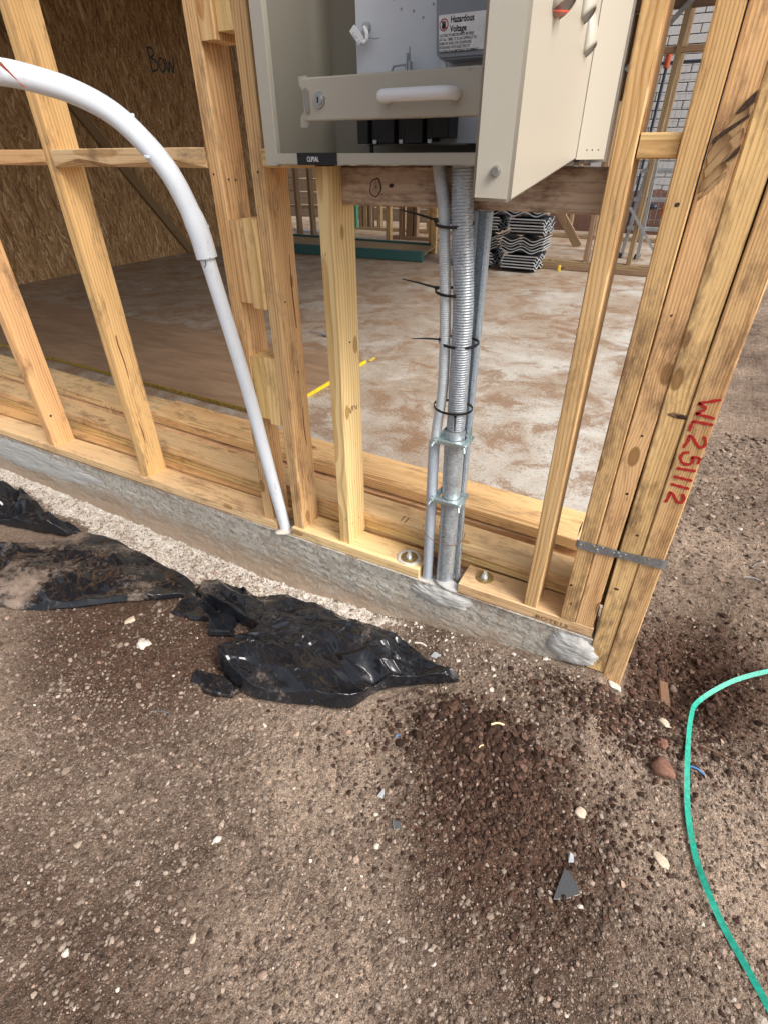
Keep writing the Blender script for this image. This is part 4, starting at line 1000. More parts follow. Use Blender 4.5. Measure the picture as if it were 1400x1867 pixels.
tie(.888, -.419, 1.060, .0375, .0245, [(-.452, 1.048, .892), (-.519, 1.030, .908)], 'highest black cable tie round the two flexible conduits, tail to the left')
tie(.768, -.411, 1.060, .0385, .0245, [(-.444, 1.048, .772), (-.513, 1.030, .786)], 'second black cable tie from the top, tail to the left')
tie(.668, -.395, 1.066, .0430, .031, [(-.424, 1.043, .673), (-.489, 1.032, .669)], 'third black cable tie from the top, looped round the strut too')
tie(.520, -.397, 1.066, .0450, .031, [(-.378, 1.034, .512), (-.374, 1.026, .478)], 'lowest black cable tie, with its tail hanging down')
wt = MB().tube(catmull([(-.449, 1.050, .180), (-.444, 1.036, .172), (-.425, 1.031, .160), (-.400, 1.029, .152), (-.383, 1.0305, .154), (-.365, 1.034, .152), (-.350, 1.048, .152), (-.343, 1.070, .158), (-.345, 1.085, .166)], 6), .0010, 7).build('wire_tie', TWIG, None, True)
prop(wt, 'thin brown wire twisted round the pipes low down', 'wire')

# white bent conduit
WC = [(-.926, 1.053, -.004), (-.901, 1.0275, .185), (-.905, 1.022, .34), (-.916, 1.004, .52)]
def at(px, py, c): return None
WPTS = [(-.9265, 1.053, -.004), (-.913, 1.024, .16), (-.9155, 1.0135, .2639)]
import itertools
f_ = 962.3; Rm = np.array([list(r2), list(-u2), list(fwd)])
def ray_pt(px, py, depth):                       # used once to recover the survey points of the bent pipe from its measured distances
    return np.array([0, 0, 1.0])+(Rm.T@np.array([(px-700)/f_, (py-933.5)/f_, 1.]))*depth
svy = [(490, 850, 1.535), (455, 720, 1.415), (425, 620, 1.335), (400, 540, 1.275), (378, 470, 1.225)]
svy2 = [(378, 470, 1.225), (366, 430, 1.20), (345, 380, 1.17), (310, 315, 1.13), (265, 260, 1.10), (205, 205, 1.07), (130, 165, 1.04), (50, 140, 1.01), (0, 130, .99), (-80, 122, .96)]
low = [(-.926, 1.053, -.004)]+[tuple(ray_pt(*q_)) for q_ in svy]
hi = [tuple(ray_pt(*q_)) for q_ in svy2]
wc = thing('white_conduit', 'white plastic conduit rising from the slab and curving over to the left', 'conduit', low[0])
MB().tube(resample(catmull(low, 8), .02), .0175, 28).build('straight_pipe', WPIPE, wc, True)
pts_ = resample(catmull(hi, 8), .012); rs = []
L0 = 0
for i, p in enumerate(pts_):
    s = i*.012; rs.append(.0240 if s < .075 else (.0240-(s-.075)/.02*.0022 if s < .095 else .0218))
MB().tube(pts_, rs, 32).build('bend', WPIPE, wc, True)
nub = ray_pt(240, 211, 1.085-.005)
for q_ in ((240, 209, 1.075), (377, 412, 1.20), (268, 285, 1.09)):
    p = ray_pt(*q_); MB().box(p[0]-.005, p[0]+.005, p[1]-.004, p[1]+.004, p[2]-.003, p[2]+.003).build('nub', WPIPE, wc, bevel=.001)
# pen mark under the socket
pm = [ray_pt(*q_) for q_ in ((366, 474, 1.207), (384, 470, 1.207))]; pm2 = [ray_pt(*q_) for q_ in ((374, 472, 1.207), (376, 482, 1.207), (373, 488, 1.207))]
MB().tube(pm, .0010, 6).tube(pm2, .0010, 6).build('pen_mark', BLUEP, wc)
# orange tape flapping round the conduit
tp = [ray_pt(*q_) for q_ in ((-10, 106, .965), (10, 122, .958), (28, 140, .955), (46, 158, .965))]
mb = MB(); vs = []
for i, p in enumerate(tp):
    w_ = (.012, .012, .009, .003)[i]; vs += [p+np.array([-.004, -.003, w_*.6]), p+np.array([.003, 0, -w_*.6]), p+np.array([-.004, -.002, w_*.6]), p+np.array([.003, .001, -w_*.6])]
for i in range(3): mb.f += [(4*i, 4*i+1, 4*i+5, 4*i+4), (4*i+2, 4*i+6, 4*i+7, 4*i+3), (4*i, 4*i+4, 4*i+6, 4*i+2), (4*i+1, 4*i+3, 4*i+7, 4*i+5)]
mb.v = [tuple(v_) for v_ in vs]; o = mb.build('orange_tape', ORANGE, None, True); prop(o, 'wisp of orange tape hanging on the white conduit at the left edge', 'tape')

# ================================================================== INTERIOR
wl = thing('osb_wall', 'dark brown strand board wall with marker writing closing the room at the left', 'wall', (-5.43, 4, 0))
for y0, y1 in ((.9, 2.084), (2.085, 4.484), (4.485, 6.88)):
    for z0, z1 in ((.001, 1.199), (1.2005, 2.40)):
        MB().box(-5.445, -5.43, y0, y1-.003, z0, z1+.001).build('osb_panel', OSB, wl)
timber('diagonal_brace', (-5.428, -5.39), (0, .09), (0, 2.75), 'z', BROWN2, wl)
br = WM  # place the brace along the wall
bo = [o for o in COL.objects if o.name.startswith('diagonal_brace')][0]
mw = Matrix.Translation((-5.409, 5.13, .01)) @ Matrix.Rotation(R(39), 4, 'X'); bo.matrix_basis = WM[wl.name].inverted() @ mw if wl.name in WM else Matrix.Translation(wl.location).inverted() @ mw
# writing: BOW in marker on the panels
def yz(a, b_, t): return (-5.4290+t, a, b_)
def bow(y, z, s, skip=0):
    # letters run along +y (to the right as seen from the room)
    st = [[(0, 1), (.02, .5), (.05, 0)], [(0, .95), (.30, .92), (.32, .70), (.08, .55)], [(.08, .55), (.42, .45), (.42, .12), (.05, .02)],
          [(.75, .62), (.58, .45), (.60, .12), (.80, .05), (.95, .28), (.90, .55), (.75, .62)], [(1.08, .62), (1.15, .05), (1.32, .50), (1.48, .05), (1.62, .70)]]
    return [[(y+p[0]*s, z+p[1]*s) for p in q_] for q_ in st[skip:]]
ribbon_text('marker_writing', bow(5.08, 1.69, .20), .016, yz, INK, wl, .001)
ribbon_text('marker_writing', bow(4.98, .64, .17), .016, yz, INK, wl, .001)
# sheet on the floor
sb = thing('board_sheet', 'large thin brown particle board sheet lying on the slab, yellow along its edges', 'board sheet', (-3.2, 2.1, 0))
MB().prism([(-4.95, 1.835), (-1.497, 1.708), (-1.500, 2.560), (-4.95, 2.62)], .004, .021, 'z').build('panel', SHEETB, sb, bevel=.002)
YELLOWD = simple('dull_yellow_edge', (.30, .20, .035), .7, 0, .2, 60, .4)
e1 = Vector((-4.95, 1.835)); e2 = Vector((-1.497, 1.708))
MB().prism([(-4.95, 1.829), (-1.494, 1.7015), (-1.494, 1.7065), (-4.95, 1.834)], .003, .022, 'z').build('yellow_edge', YELLOWD, sb)
MB().prism([(-1.4955, 1.7065), (-1.490, 1.7065), (-1.493, 2.562), (-1.4985, 2.562)], .003, .022, 'z').build('yellow_edge', YELLOW, sb)
for x, y, a, l_ in ((-1.50, 2.60, 1.0, .06),):
    o = MB().box(x, x+.012, y, y+l_, .002, .006).build('yellow_scrap', YELLOW, None); prop(o, 'small bright yellow plastic scrap behind the pale stud', 'scrap')
o = MB().box(-1.30, -1.28, 5.84, 5.88, .002, .055).build('yellow_peg', YELLOW, None)
o.location.x += .12; prop(o, 'small yellow peg at the foot of the rear plates', 'peg')
# screwdriver-like scrap
sc1 = thing('screwdriver', 'small screwdriver lying on the floor left of the pale stud', 'screwdriver', (-2.1, 2.9, .01))
MB().tube([(-2.13, 2.92, .012), (-2.02, 2.90, .012)], .0035, 8).build('shaft', CHROME, sc1, True)
MB().tube([(-2.02, 2.90, .014), (-1.955, 2.89, .014)], .010, 10).build('handle', METERG, sc1, True)
# floor framing walls at the rear
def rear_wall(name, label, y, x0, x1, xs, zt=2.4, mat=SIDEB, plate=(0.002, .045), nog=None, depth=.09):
    w_ = thing(name, label, 'wall frame', ((x0+x1)/2, y, 0))
    timber('bottom_plate', (x0, x1), (y, y+depth), plate, 'x', mat, w_)
    for x in xs:
        ww = .04
        if isinstance(x, tuple): x, ww = x
        timber('stud', (x-ww/2, x+ww/2), (y+.002, y+depth-.002), (plate[1]+.001, zt), 'z', mat, w_)
    if zt < 3: timber('top_plate', (x0, x1), (y, y+depth), (zt+.001, zt+.045), 'x', mat, w_)
    return w_
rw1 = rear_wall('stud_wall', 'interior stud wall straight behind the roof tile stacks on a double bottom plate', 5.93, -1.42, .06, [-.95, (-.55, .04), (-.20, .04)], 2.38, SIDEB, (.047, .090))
timber('bottom_plate', (-1.42, .06), (5.925, 6.025), (.002, .046), 'x', SIDEB, rw1)
timber('nogging', (-.74, -.03), (5.94, 6.01), (1.635, 1.675), 'x', SIDEB, rw1)
timber('lintel', (-1.60, .06), (5.935, 6.015), (1.900, 2.20), 'x', DARKW, rw1)
timber('nogging', (-1.40, -.98), (5.94, 6.01), (1.30, 1.34), 'x', SIDEB, rw1)
rear_wall('stud_wall', 'second interior stud wall seen left of the conduits', 6.50, -5.3, -3.95, [-4.80, -4.58, -4.03], 2.4)
rear_wall('stud_wall', 'short stud wall with a dark corner post, left of the conduits', 7.22, -3.75, -3.0, [(-3.63, .05), (-3.50, .09), (-3.41, .04)], 2.4)
rear_wall('stud_wall', 'far stud wall seen under the meter box, behind the green joists', 7.95, -4.85, -3.1, [(-4.68, .05), (-4.60, .07), (-4.50, .04), (-4.36, .06), -3.95, (-3.55, .05), (-3.42, .05), -3.28], 2.4)
rear_wall('stud_wall', 'far right stud wall behind the leaning brace', 8.35, -2.3, .05, [-1.95, -1.62, -1.30, -1.03, -.72, -.4], 2.4, SIDEB)
for x, y, lb in ((-3.50, 6.62, 'bright loose stud standing alone behind the green joists'), (-2.73, 6.28, 'bright post right behind the end of the green joists'), (-2.80, 6.36, 'dark post just behind the bright post at the joist end')):
    o = timber('post', (x-.03, x+.03), (y, y+.06), (.002, 2.4), 'z', PINE if 'bright' in lb else SIDEB); prop(o, lb, 'post')
lb_ = timber('leaning_brace', (-.05, .05), (0, .04), (0, 1.3), 'z', SIDEB)
lb_.matrix_basis = Matrix.Translation((-1.33, 7.6, .0)) @ Matrix.Rotation(R(-38), 4, 'Y'); prop(lb_, 'weathered timber brace leaning left of the tile stack frames', 'brace')
MB().prism([(-1.60, 1.345), (-.84, 1.345), (-.84, 1.898), (-1.60, 1.898)], 6.0165, 6.026, 'y').build('dark_backing_sheet', DARKW, rw1)  # dark sheet added to cut the bright view beside the box
timber('stud', (-.815, -.745), (5.932, 6.012), (.091, 1.899), 'z', DARKW, rw1)  # this stud's shadow is put into its dark timber colour
# steel brace strap on the rear wall
o = MB().prism([(-.66, .57), (-.63, .57), (-.30, .18), (-.33, .18)], 5.915, 5.922, 'y').build('steel_brace', ALU, None); prop(o, 'diagonal perforated steel brace on the rear stud wall', 'brace')
o = MB().prism([(-.93, 1.55), (-.90, 1.53), (-.40, 2.05), (-.43, 2.07)], 5.915, 5.922, 'y').build('steel_brace', ALU, None); prop(o, 'upper steel brace crossing under the dark lintel', 'brace')
# green edged joists
jo = thing('green_joist', 'flat lying joist panel with dark green painted flanges on the floor', 'joist', (-3.6, 6.0, 0))
MB().prism([(-4.60, 5.56), (-2.60, 5.70), (-2.60, 5.76), (-4.60, 5.62)], .005, .105, 'z').build('flange', GREENP, jo, bevel=.003)
MB().prism([(-4.60, 5.621), (-2.60, 5.761), (-2.72, 6.30), (-4.90, 6.30)], .060, .085, 'z').build('web', SIDEB, jo)
MB().prism([(-4.90, 6.301), (-2.72, 6.301), (-2.72, 6.36), (-4.90, 6.36)], .005, .105, 'z').build('flange', GREENP, jo, bevel=.003)
o = MB().box(-4.66, -4.60, 7.70, 7.76, .05, .62).build('green_post', simple('green_post_paint', (.05, .22, .13), .6), None); prop(o, 'green painted post end beside the pale stud, far back', 'post')
o = MB().prism([(-4.95, 6.62), (-4.45, 6.66), (-4.50, 6.80), (-4.95, 6.78)], .08, .115, 'z').build('white_plank', WHITEP, None, bevel=.004); prop(o, 'short white plank lying behind the fourth stud, far back', 'plank')
o = MB().box(-6.0, -4.6, 7.45, 7.60, .30, .34).build('rail', SIDEB, None); prop(o, 'pale low rail seen far back between two studs', 'rail')

# roof tile stacks
def tile_mesh(w=.42, d=.33):
    nu_, nv2 = 25, 2; vs = []; fs = []
    def prof(t): return .017*math.cos(t*4*math.pi)
    for s, off_ in ((0, .011), (1, 0)):
        for i in range(nu_):
            t = i/(nu_-1)
            for y in (0, d): vs.append((-w/2+w*t, y-d/2, prof(t)+off_))
    N = nu_*2
    for i in range(nu_-1):
        a = 2*i; fs += [(a, a+2, a+3, a+1), (N+a, N+a+1, N+a+3, N+a+2), (a, N+a, N+a+2, a+2), (a+1, a+3, N+a+3, N+a+1)]
    fs += [(0, 1, N+1, N), (N-2, 2*N-2, 2*N-1, N-1)]
    k_ = len(fs); return mesh('roof_tile', vs, fs, False, [TILEE, SHARD], [(1 if (j % 4 < 2 and j < k_-2) else 0) for j in range(k_)])
tm = tile_mesh()
def tile_stack(x, y, label, rows=20, seed=1):
    st = thing('roof_tile_stack', label, 'roof tiles', (x, y, 0), 'stacks of roof tiles on the slab'); r_ = random.Random(seed); z = .025
    for k in range(rows):
        layer = (k//5) % 2; ang = math.pi/2 if layer == 0 else 0
        if k % 5 == 0 and k: z += .030
        o = bpy.data.objects.new('roof_tile', tm); COL.objects.link(o); o.parent = st
        o.location = (r_.uniform(-.012, .012)+(.03 if k//5 == 2 else 0), r_.uniform(-.012, .012), z); o.rotation_euler = (0, 0, ang+r_.uniform(-.03, .03)); z += .0255
tile_stack(-1.52, 5.80, 'taller wavy stack of grey roof tiles in full view right of the conduits', 21, 3)
tile_stack(-1.98, 5.86, 'grey roof tile stack half hidden behind the strut channel', 21, 8)

# step ladder / trestle
ld = thing('trestle_ladder', 'grey aluminium trestle ladder behind the right wall opening', 'ladder', (-.55, 7.0, 0))
for (x0, z0, x1, z1, y) in ((-.74, 0, -.66, .95, 6.95), (-.56, 0, -.60, .95, 6.90), (-.36, 0, -.42, .95, 7.2), (-.68, 0, -.64, .95, 7.25)):
    MB().prism([(x0-.018, z0), (x0+.018, z0), (x1+.018, z1), (x1-.018, z1)], y, y+.03, 'y').build('rail', ALU, ld, bevel=.002)
for z in (.28, .55, .80): MB().box(-.74, -.36, 6.93, 6.99, z, z+.035).build('rung', ALU, ld, bevel=.003)
for x in (-.76, -.57): MB().box(x-.03, x+.03, 6.93, 7.0, 0.001, .05).build('foot', BLACKP, ld, bevel=.006)
o = lump('red_can', (-.43, 7.9, .40), .08, REDL, 'small red container glimpsed behind the rear wall', 'container', 3, (1, 1, 1.1))
o = lump('blue_bundle', (-.62, 8.1, .42), .05, BLUEP, 'small blue and white bundle glimpsed behind the rear wall', 'bundle', 4, (1.2, 1, .8))
# blue pole with orange cap
bp = thing('blue_pole', 'dark blue prop pole with an orange cap, leaning by the brick wall', 'pole', (-.9, 8.8, 0))
MB().tube([(-.93, 8.8, .05), (-.905, 8.8, 1.80)], .016, 10).build('pole', BLUEP, bp, True)
MB().tube([(-.905, 8.8, 1.80), (-.904, 8.8, 1.93)], .034, 12).build('cap', simple('orange_cap', (.40, .06, .02), .5), bp, True)
# mesh fence
fc = thing('wire_fence', 'temporary wire mesh fence with a blue top rail before the white brick wall', 'fence', (-.6, 9.6, 0))
MB().tube([(-1.15, 9.6, 1.93), (.2, 9.6, 1.93)], .015, 8).build('top_rail', BLUEP, fc, True)
for x in (-1.15, .2): MB().tube([(x, 9.6, -.15), (x, 9.6, 1.95)], .020, 8).build('post', BLUEP, fc, True)
wm = MB()
for i in range(18): wm.tube([(-1.12+.075*i, 9.6, .1), (-1.12+.075*i, 9.6, 1.92)], .004, 4, False)
for i in range(13): wm.tube([(-1.15, 9.605, .15+.145*i), (.2, 9.605, .15+.145*i)], .004, 4, False)
wmo = wm.build('wire_mesh', ALU, fc); wmo['kind'] = 'stuff'
# white brick wall
bw = thing('brick_wall', 'white painted brick wall outside, beyond the wire fence', 'wall', (-.6, 12, 0))
bl, bh, z0 = .29, .118, .25
MB().box(-3.2, 1.1, 12.012, 12.10, -.17, 3.10).build('joint_backing', MORT2, bw)
me = MB().box(0, bl-.014, 0, .05, 0, bh-.012).build('brick', WBRICK, bw, bevel=.004); bm0 = me.data
bpy.data.objects.remove(me)
r_ = random.Random(2)
for j in range(24):
    for i in range(9):
        x = -2.45+bl*i+(bl/2 if j % 2 else 0); z = z0+bh*j
        if z+bh > 3.10: continue
        o = bpy.data.objects.new('brick', bm0); COL.objects.link(o); o.parent = bw
        o.location = (x+bl/2+.6, -.0+.012+r_.uniform(-.003, .003)-.015, z)
# dark timber boundary at the rear left
bf = thing('plank_fence', 'dark plank boundary fence far behind the house frame', 'fence', (-5, 10.6, 0))
pm_ = None
for j in range(14):
    z = -.15+.235*j
    timber('plank', (-10.5, -1.9), (10.6, 10.63), (z, z+.222), 'x', DARKW, bf, bev=.004)
for x in (-10, -8, -6.2, -4.4, -2.6): timber('fence_post', (x, x+.09), (10.632, 10.72), (-.16, 3.1), 'z', DARKW, bf)
# soil bank behind
n = 60; xx = np.linspace(-4.0, 1.6, n); yy_ = np.linspace(0, 1.1, 14); A, B = np.meshgrid(xx, yy_, indexing='ij')
zz = -.17+.78*np.sin(np.clip(B/1.1, 0, 1)*np.pi)**.8*(.8+.25*fbm(A, B, 1.4, 3, 3))+.05*fbm(A, B, 9, 4, 6)
me = npmesh('soil_bank', np.stack([A.ravel(), (10.3+B).ravel()-.3, zz.ravel()], 1), gridfaces(n, 14), True)
if me.polygons[0].normal.z < 0: me.flip_normals()
o = link('soil_bank', me, CLAY); prop(o, kind='structure')
# floor deck above, on joists, shading the room; overhang added for box shade
dk = thing('upper_floor', 'plywood floor deck on joists over the room', 'floor deck', (-3, 3.7, 2.5))
MB().box(-5.6, .35, .45, 6.9, 2.66, 2.68).build('deck', CEILM, dk)
for k in range(13):
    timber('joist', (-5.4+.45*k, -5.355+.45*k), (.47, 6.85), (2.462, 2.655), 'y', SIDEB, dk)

# ================================================================== PLASTIC SHEETS
def tri(t): return np.abs((t % 1.0)-.5)*2
def sheet(name, top, bot, nu_, nv2, mat, label, amp, seed, lift=.010, creases=10, lam=(.05, .14), edge=.5, radial=None):
    Tt = np.array([list(p) for p in resample(catmull([(a, b_, 0) for a, b_ in top], 6), .004)])[:, :2]
    Bb = np.array([list(p) for p in resample(catmull([(a, b_, 0) for a, b_ in bot], 6), .004)])[:, :2]
    def samp(Pp, u_):
        L = np.concatenate([[0], np.cumsum(np.hypot(*np.diff(Pp, axis=0).T))]); L /= L[-1]
        return np.stack([np.interp(u_, L, Pp[:, 0]), np.interp(u_, L, Pp[:, 1])], 1)
    u_ = np.linspace(0, 1, nu_); a = samp(Tt, u_); b_ = samp(Bb, u_); v_ = np.linspace(0, 1, nv2)
    x = a[:, None, 0]*(1-v_)+b_[:, None, 0]*v_; y = a[:, None, 1]*(1-v_)+b_[:, None, 1]*v_
    rs = np.random.RandomState(seed)
    wx = x+.018*fbm(x, y, 9, 3, seed); wy = y+.018*fbm(x, y, 9, 3, seed+7)
    h = np.zeros_like(x)
    for k in range(creases):
        an = rs.uniform(0, np.pi) if k % 2 else rs.normal(-.35, .35)+np.pi/2
        l_ = rs.uniform(*lam) if not k % 2 else rs.uniform(max(.10, lam[0]), lam[1]+.06); ph = rs.rand()
        mk = sstep(.35, .62, .5+.5*fbm(x, y, 5.5, 2, seed+40+k))
        h += l_*.34*tri((wx*np.cos(an)+wy*np.sin(an))/l_+ph)*mk
    h = h/creases*3.2
    bx = (x.min(), x.max()); by = (y.min(), y.max())
    for cell, am_, cap in ((.11, .52, .045), (.05, .42, .018)):
        npt = int((bx[1]-bx[0])*(by[1]-by[0])/cell**2)+6
        cxp = rs.uniform(*bx, npt); cyp = rs.uniform(*by, npt); f1 = np.full(x.shape, 9.); f2_ = np.full(x.shape, 9.)
        for px_, py_ in zip(cxp, cyp):
            dd = np.hypot((wx-px_)*.5+(wy-py_)*.16, (wy-py_)*1.4+(wx-px_)*.45) if cell > .06 else np.hypot(wx-px_, wy-py_); f2_ = np.minimum(f2_, np.maximum(f1, dd)); f1 = np.minimum(f1, dd)
        h = h+am_*(cap-np.minimum(f2_-f1, cap))*.8*sstep(.3, .6, .5+.5*fbm(x, y, 6, 2, seed+int(cell*999)))
    h += radial(x, y) if radial is not None else 0
    win = np.clip(np.minimum(v_, 1-v_)[None, :]*22+.12, 0, 1)*np.clip(np.minimum(u_, 1-u_)[:, None]*30+.1, 0, 1)
    z = gz(x, y, False)+lift*.5+amp*h*win
    jx = .011*fbm(x, y, 26, 4, seed+3)*(1-win); 
    me = npmesh(name, np.stack([(x+jx).ravel(), (y+jx).ravel(), z.ravel()], 1), gridfaces(nu_, nv2), True)
    if sum(p.normal.z for p in me.polygons) < 0: me.flip_normals()
    o = link(name, me, mat); sd = o.modifiers.new('s', 'SOLIDIFY'); sd.thickness = .0012; sd.offset = -1
    return prop(o, label, 'plastic sheet')
tipx, tipy = -.257, .868
def rad2(x, y):
    an = np.arctan2(y-tipy, x-tipx+.02); r_ = np.hypot(x-tipx, y-tipy)
    return .015*tri(an*2.6+.16*np.sin(r_*11))*np.clip(r_*5, 0, 1)*sstep(.8, .35, r_)+.014*np.exp(-((x+.60)**2/.03+(y-.80)**2/.012))
sheet('plastic_sheet', [(-1.150, .842), (-1.09, .885), (-.91, .930), (-.692, .955), (-.53, .941), (-.387, .902), (-.252, .866)],
      [(-1.140, .815), (-1.04, .796), (-.92, .772), (-.815, .758), (-.762, .712), (-.800, .655), (-.842, .612), (-.757, .583), (-.68, .577), (-.565, .622), (-.46, .668), (-.425, .748), (-.343, .807), (-.257, .858)],
      420, 200, PLAS2, 'crumpled shiny black plastic sheet on the ground before the slab edge', 1.0, 4, .012, 20, (.035, .15), radial=rad2)
sheet('plastic_scrap', [(-1.175, .836), (-1.11, .838), (-1.03, .820), (-.93, .790)], [(-1.116, .708), (-1.055, .716), (-.985, .726), (-.945, .692), (-.885, .715)], 140, 80, PLAS3,
      'small torn flap of black plastic lying between the dusty and the crumpled sheet', .5, 12, .010, 8, (.05, .1))
def rad1(x, y): return .020*np.exp(-((x+1.62)**2/.012+(y-.80-.25*(x+1.62))**2/.004))+.004*np.exp(-((y-.62+.2*(x+1.4))**2/.03))+.012*np.clip(1-np.abs((y-.80)-.55*(x+1.62))/.05, 0, 1)*sstep(-2.0, -1.75, x)*sstep(-1.35, -1.5, x)
sheet('plastic_sheet', [(-2.10, .64), (-1.90, .665), (-1.80, .75), (-1.735, .885), (-1.62, .905), (-1.517, .900), (-1.35, .878), (-1.160, .850)],
      [(-1.95, .46), (-1.75, .458), (-1.602, .467), (-1.456, .531), (-1.316, .637), (-1.22, .715), (-1.140, .795)],
      300, 130, PLAS1, 'dusty brown stained black plastic sheet lying flat at the left', .34, 21, .012, 10, (.10, .25), radial=rad1)
def rad3(x, y): return .030*tri((x*.75-y*.6)*9+.4*np.sin(x*7))
sheet('plastic_sheet', [(-2.75, .86), (-2.45, .900), (-2.25, .915), (-2.10, .905), (-1.90, .86), (-1.76, .875)],
      [(-2.5, .62), (-2.25, .68), (-2.05, .74), (-1.95, .77), (-1.86, .79), (-1.73, .85)], 260, 110, PLAS3, 'wet looking black plastic with pale streaks at the left edge', .9, 31, .012, 12, (.04, .10), radial=rad3)
o = sheet('plastic_scrap', [(-.885, .575), (-.80, .590), (-.735, .578)], [(-.87, .545), (-.80, .535), (-.74, .553)], 40, 20, PLAS1, 'small dirty plastic scrap just below the crumpled sheet', .4, 9, .006, 5, (.04, .08))

# ================================================================== STRAP, SHARDS, STICKS
gs = [(0.53, 1.290), (.455, 1.249), (.368, 1.179), (.300, 1.092), (.278, 1.009), (.276, .885), (.288, .785), (.308, .702), (.330, .640), (.358, .598), (.391, .554), (.43, .500), (.47, .44)]
lifts = [.020, .026, .032, .030, .032, .020, .010, .008, .018, .010, .008, .008, .008]
P = [Vector((a, b_, float(gz(a, b_, False))+l_)) for (a, b_), l_ in zip(gs, lifts)]
P = resample(catmull(P, 8), .008); vs = []; hw = .0056
for i, p in enumerate(P):
    t = (P[min(i+1, len(P)-1)]-P[max(i-1, 0)]).normalized(); tw = .55*math.sin(i*.035+.6)
    sd_ = t.cross(Vector((0, 0, 1))).normalized(); sd_ = (sd_*math.cos(tw)+Vector((0, 0, 1))*math.sin(tw)).normalized(); nn = t.cross(sd_).normalized()*.0004
    vs += [p-sd_*hw-nn, p+sd_*hw-nn, p+sd_*hw+nn, p-sd_*hw+nn]
fs = []
for i in range(len(P)-1):
    for k in range(4): fs.append((4*i+k, 4*i+(k+1) % 4, 4*i+4+(k+1) % 4, 4*i+4+k))
o = MB().add(vs, fs).build('packing_strap', GREENS, None); prop(o, 'green plastic packing strap curling over the soil at the right', 'strap')
def gp_(x, y, dz=0): return (x, y, float(gz(x, y, False))+dz)
def stick(name, x, y, a, l_, r, mat, label, cat, bend=.1):
    p0 = Vector(gp_(x, y, r+.004)); d_ = Vector((math.cos(a), math.sin(a), 0)); n_ = Vector((-d_.y, d_.x, 0))
    pts = [p0-d_*l_/2, p0+n_*l_*bend+Vector((0, 0, .002)), p0+d_*l_/2]
    return prop(MB().tube(catmull(pts, 4), r, 7).build(name, mat, None, True), label, cat)
stick('straw_stick', -.118, .760, .45, .030, .0024, STRAW, 'short pale straw coloured stick on the clod mound', 'stick').location.z += .013
stick('straw_stick', -.135, .700, 1.0, .012, .0016, STRAW, 'tiny straw splinter lower on the clod mound', 'stick').location.z += .010
stick('twig', .215, .600, 0.0, .045, .0014, TWIG, 'thin brown twig right of the black tile shard', 'twig')
stick('twig', .345, .930, -.5, .09, .0014, TWIG, 'curved brown twig right of the green strap', 'twig', .2)
stick('blue_wire', .297, .882, -.15, .036, .0022, BLUEW, 'short blue wire offcut touching the green strap', 'wire')
stick('blue_wire', -.232, .790, 1.4, .012, .0018, BLUEW, 'tiny blue scrap just right of the crumpled plastic tip', 'wire')
stick('blue_wire', -.323, .655, 1.2, .010, .0018, BLUEW, 'tiny blue and white scrap above the small grey shards', 'wire')
stick('blue_wire', -.545, .640, 1.0, .016, .0018, BLUEW, 'blue offcut caught on the lower edge of the crumpled plastic', 'wire').location.z += .02
stick('white_offcut', -.40, .952, .1, .035, .003, ROCKW, 'white curved offcut lying at the foot of the slab edge', 'offcut')
stick('wire_scrap', .44, 1.72, .9, .06, .0012, ALU, 'bent silver wire scrap on the soil right of the corner studs', 'wire')
stick('wire_scrap', .42, 1.62, 0, .05, .0012, ALU, 'second silver wire scrap just below the first, right of the studs', 'wire')
stick('wire_scrap', .58, 1.52, -.4, .07, .0012, ALU, 'long silver wire scrap nearest the right edge', 'wire')
stick('wire_scrap', -.86, .44, .2, .06, .0009, ALU, 'hair thin silver wire left below the dirty plastic scrap', 'wire')
def shard(name, x, y, poly, th_, a, label, tilt=(0, 0), mats=(SHARD, SHARDE)):
    n_ = len(poly); vs = [(p[0], p[1], 0) for p in poly]+[(p[0]*.96, p[1]*.96, th_) for p in poly]
    fs = [tuple(range(n_-1, -1, -1)), tuple(range(n_, 2*n_))]+[(i, (i+1) % n_, (i+1) % n_+n_, i+n_) for i in range(n_)]
    me = mesh(name, vs, fs, False, list(mats), [0, 0]+[1]*n_)
    o = link(name, me, None, None, Matrix.Translation(gp_(x, y, .003)) @ Matrix.Rotation(a, 4, 'Z') @ Matrix.Rotation(tilt[0], 4, 'X') @ Matrix.Rotation(tilt[1], 4, 'Y'))
    return prop(o, label, 'tile shard')
shard('tile_shard', .100, .535, [(-.021, -.030), (.000, -.021), (.024, -.003), (.016, .010), (-.002, .026), (-.010, .028)], .008, .08, 'black triangular roof tile shard with a pale broken edge', (.22, .0))
shard('tile_shard', .094, .586, [(-.006, -.008), (.006, -.006), (.004, .008), (-.002, .010)], .006, .3, 'small grey shard just above the black triangular one', (.4, .2), (TILEG, SHARDE))
shard('tile_shard', -.236, .480, [(-.008, -.008), (.007, -.010), (.009, .004), (-.006, .009)], .005, .7, 'small dark and white chip, the lower of two at mid ground', (.3, .3))
shard('tile_shard', -.293, .521, [(-.006, -.009), (.007, -.008), (.006, .004), (.000, .012)], .005, 0, 'small grey pointed chip, the upper of two at mid ground', (.2, .2), (TILEG, SHARDE))
shard('tile_shard', -.345, .930, [(-.014, -.008), (.010, -.012), (.016, .004), (-.004, .010)], .005, .3, 'flat dark chip near the slab foot beyond the plastic tip', (.1, .1), (TILEG, TILEG))
lump('rock', gp_(.235, .852, .008), .026, ROCKR, 'largest reddish brown rock, touching the green strap', 'rock', 2, (1, 1.05, .7))
lump('rock', gp_(.093, .678, .004), .0130, ROCKL, 'rounded tan pebble alone right of the dark clod patch', 'rock', 6, (1.1, 1, .6))
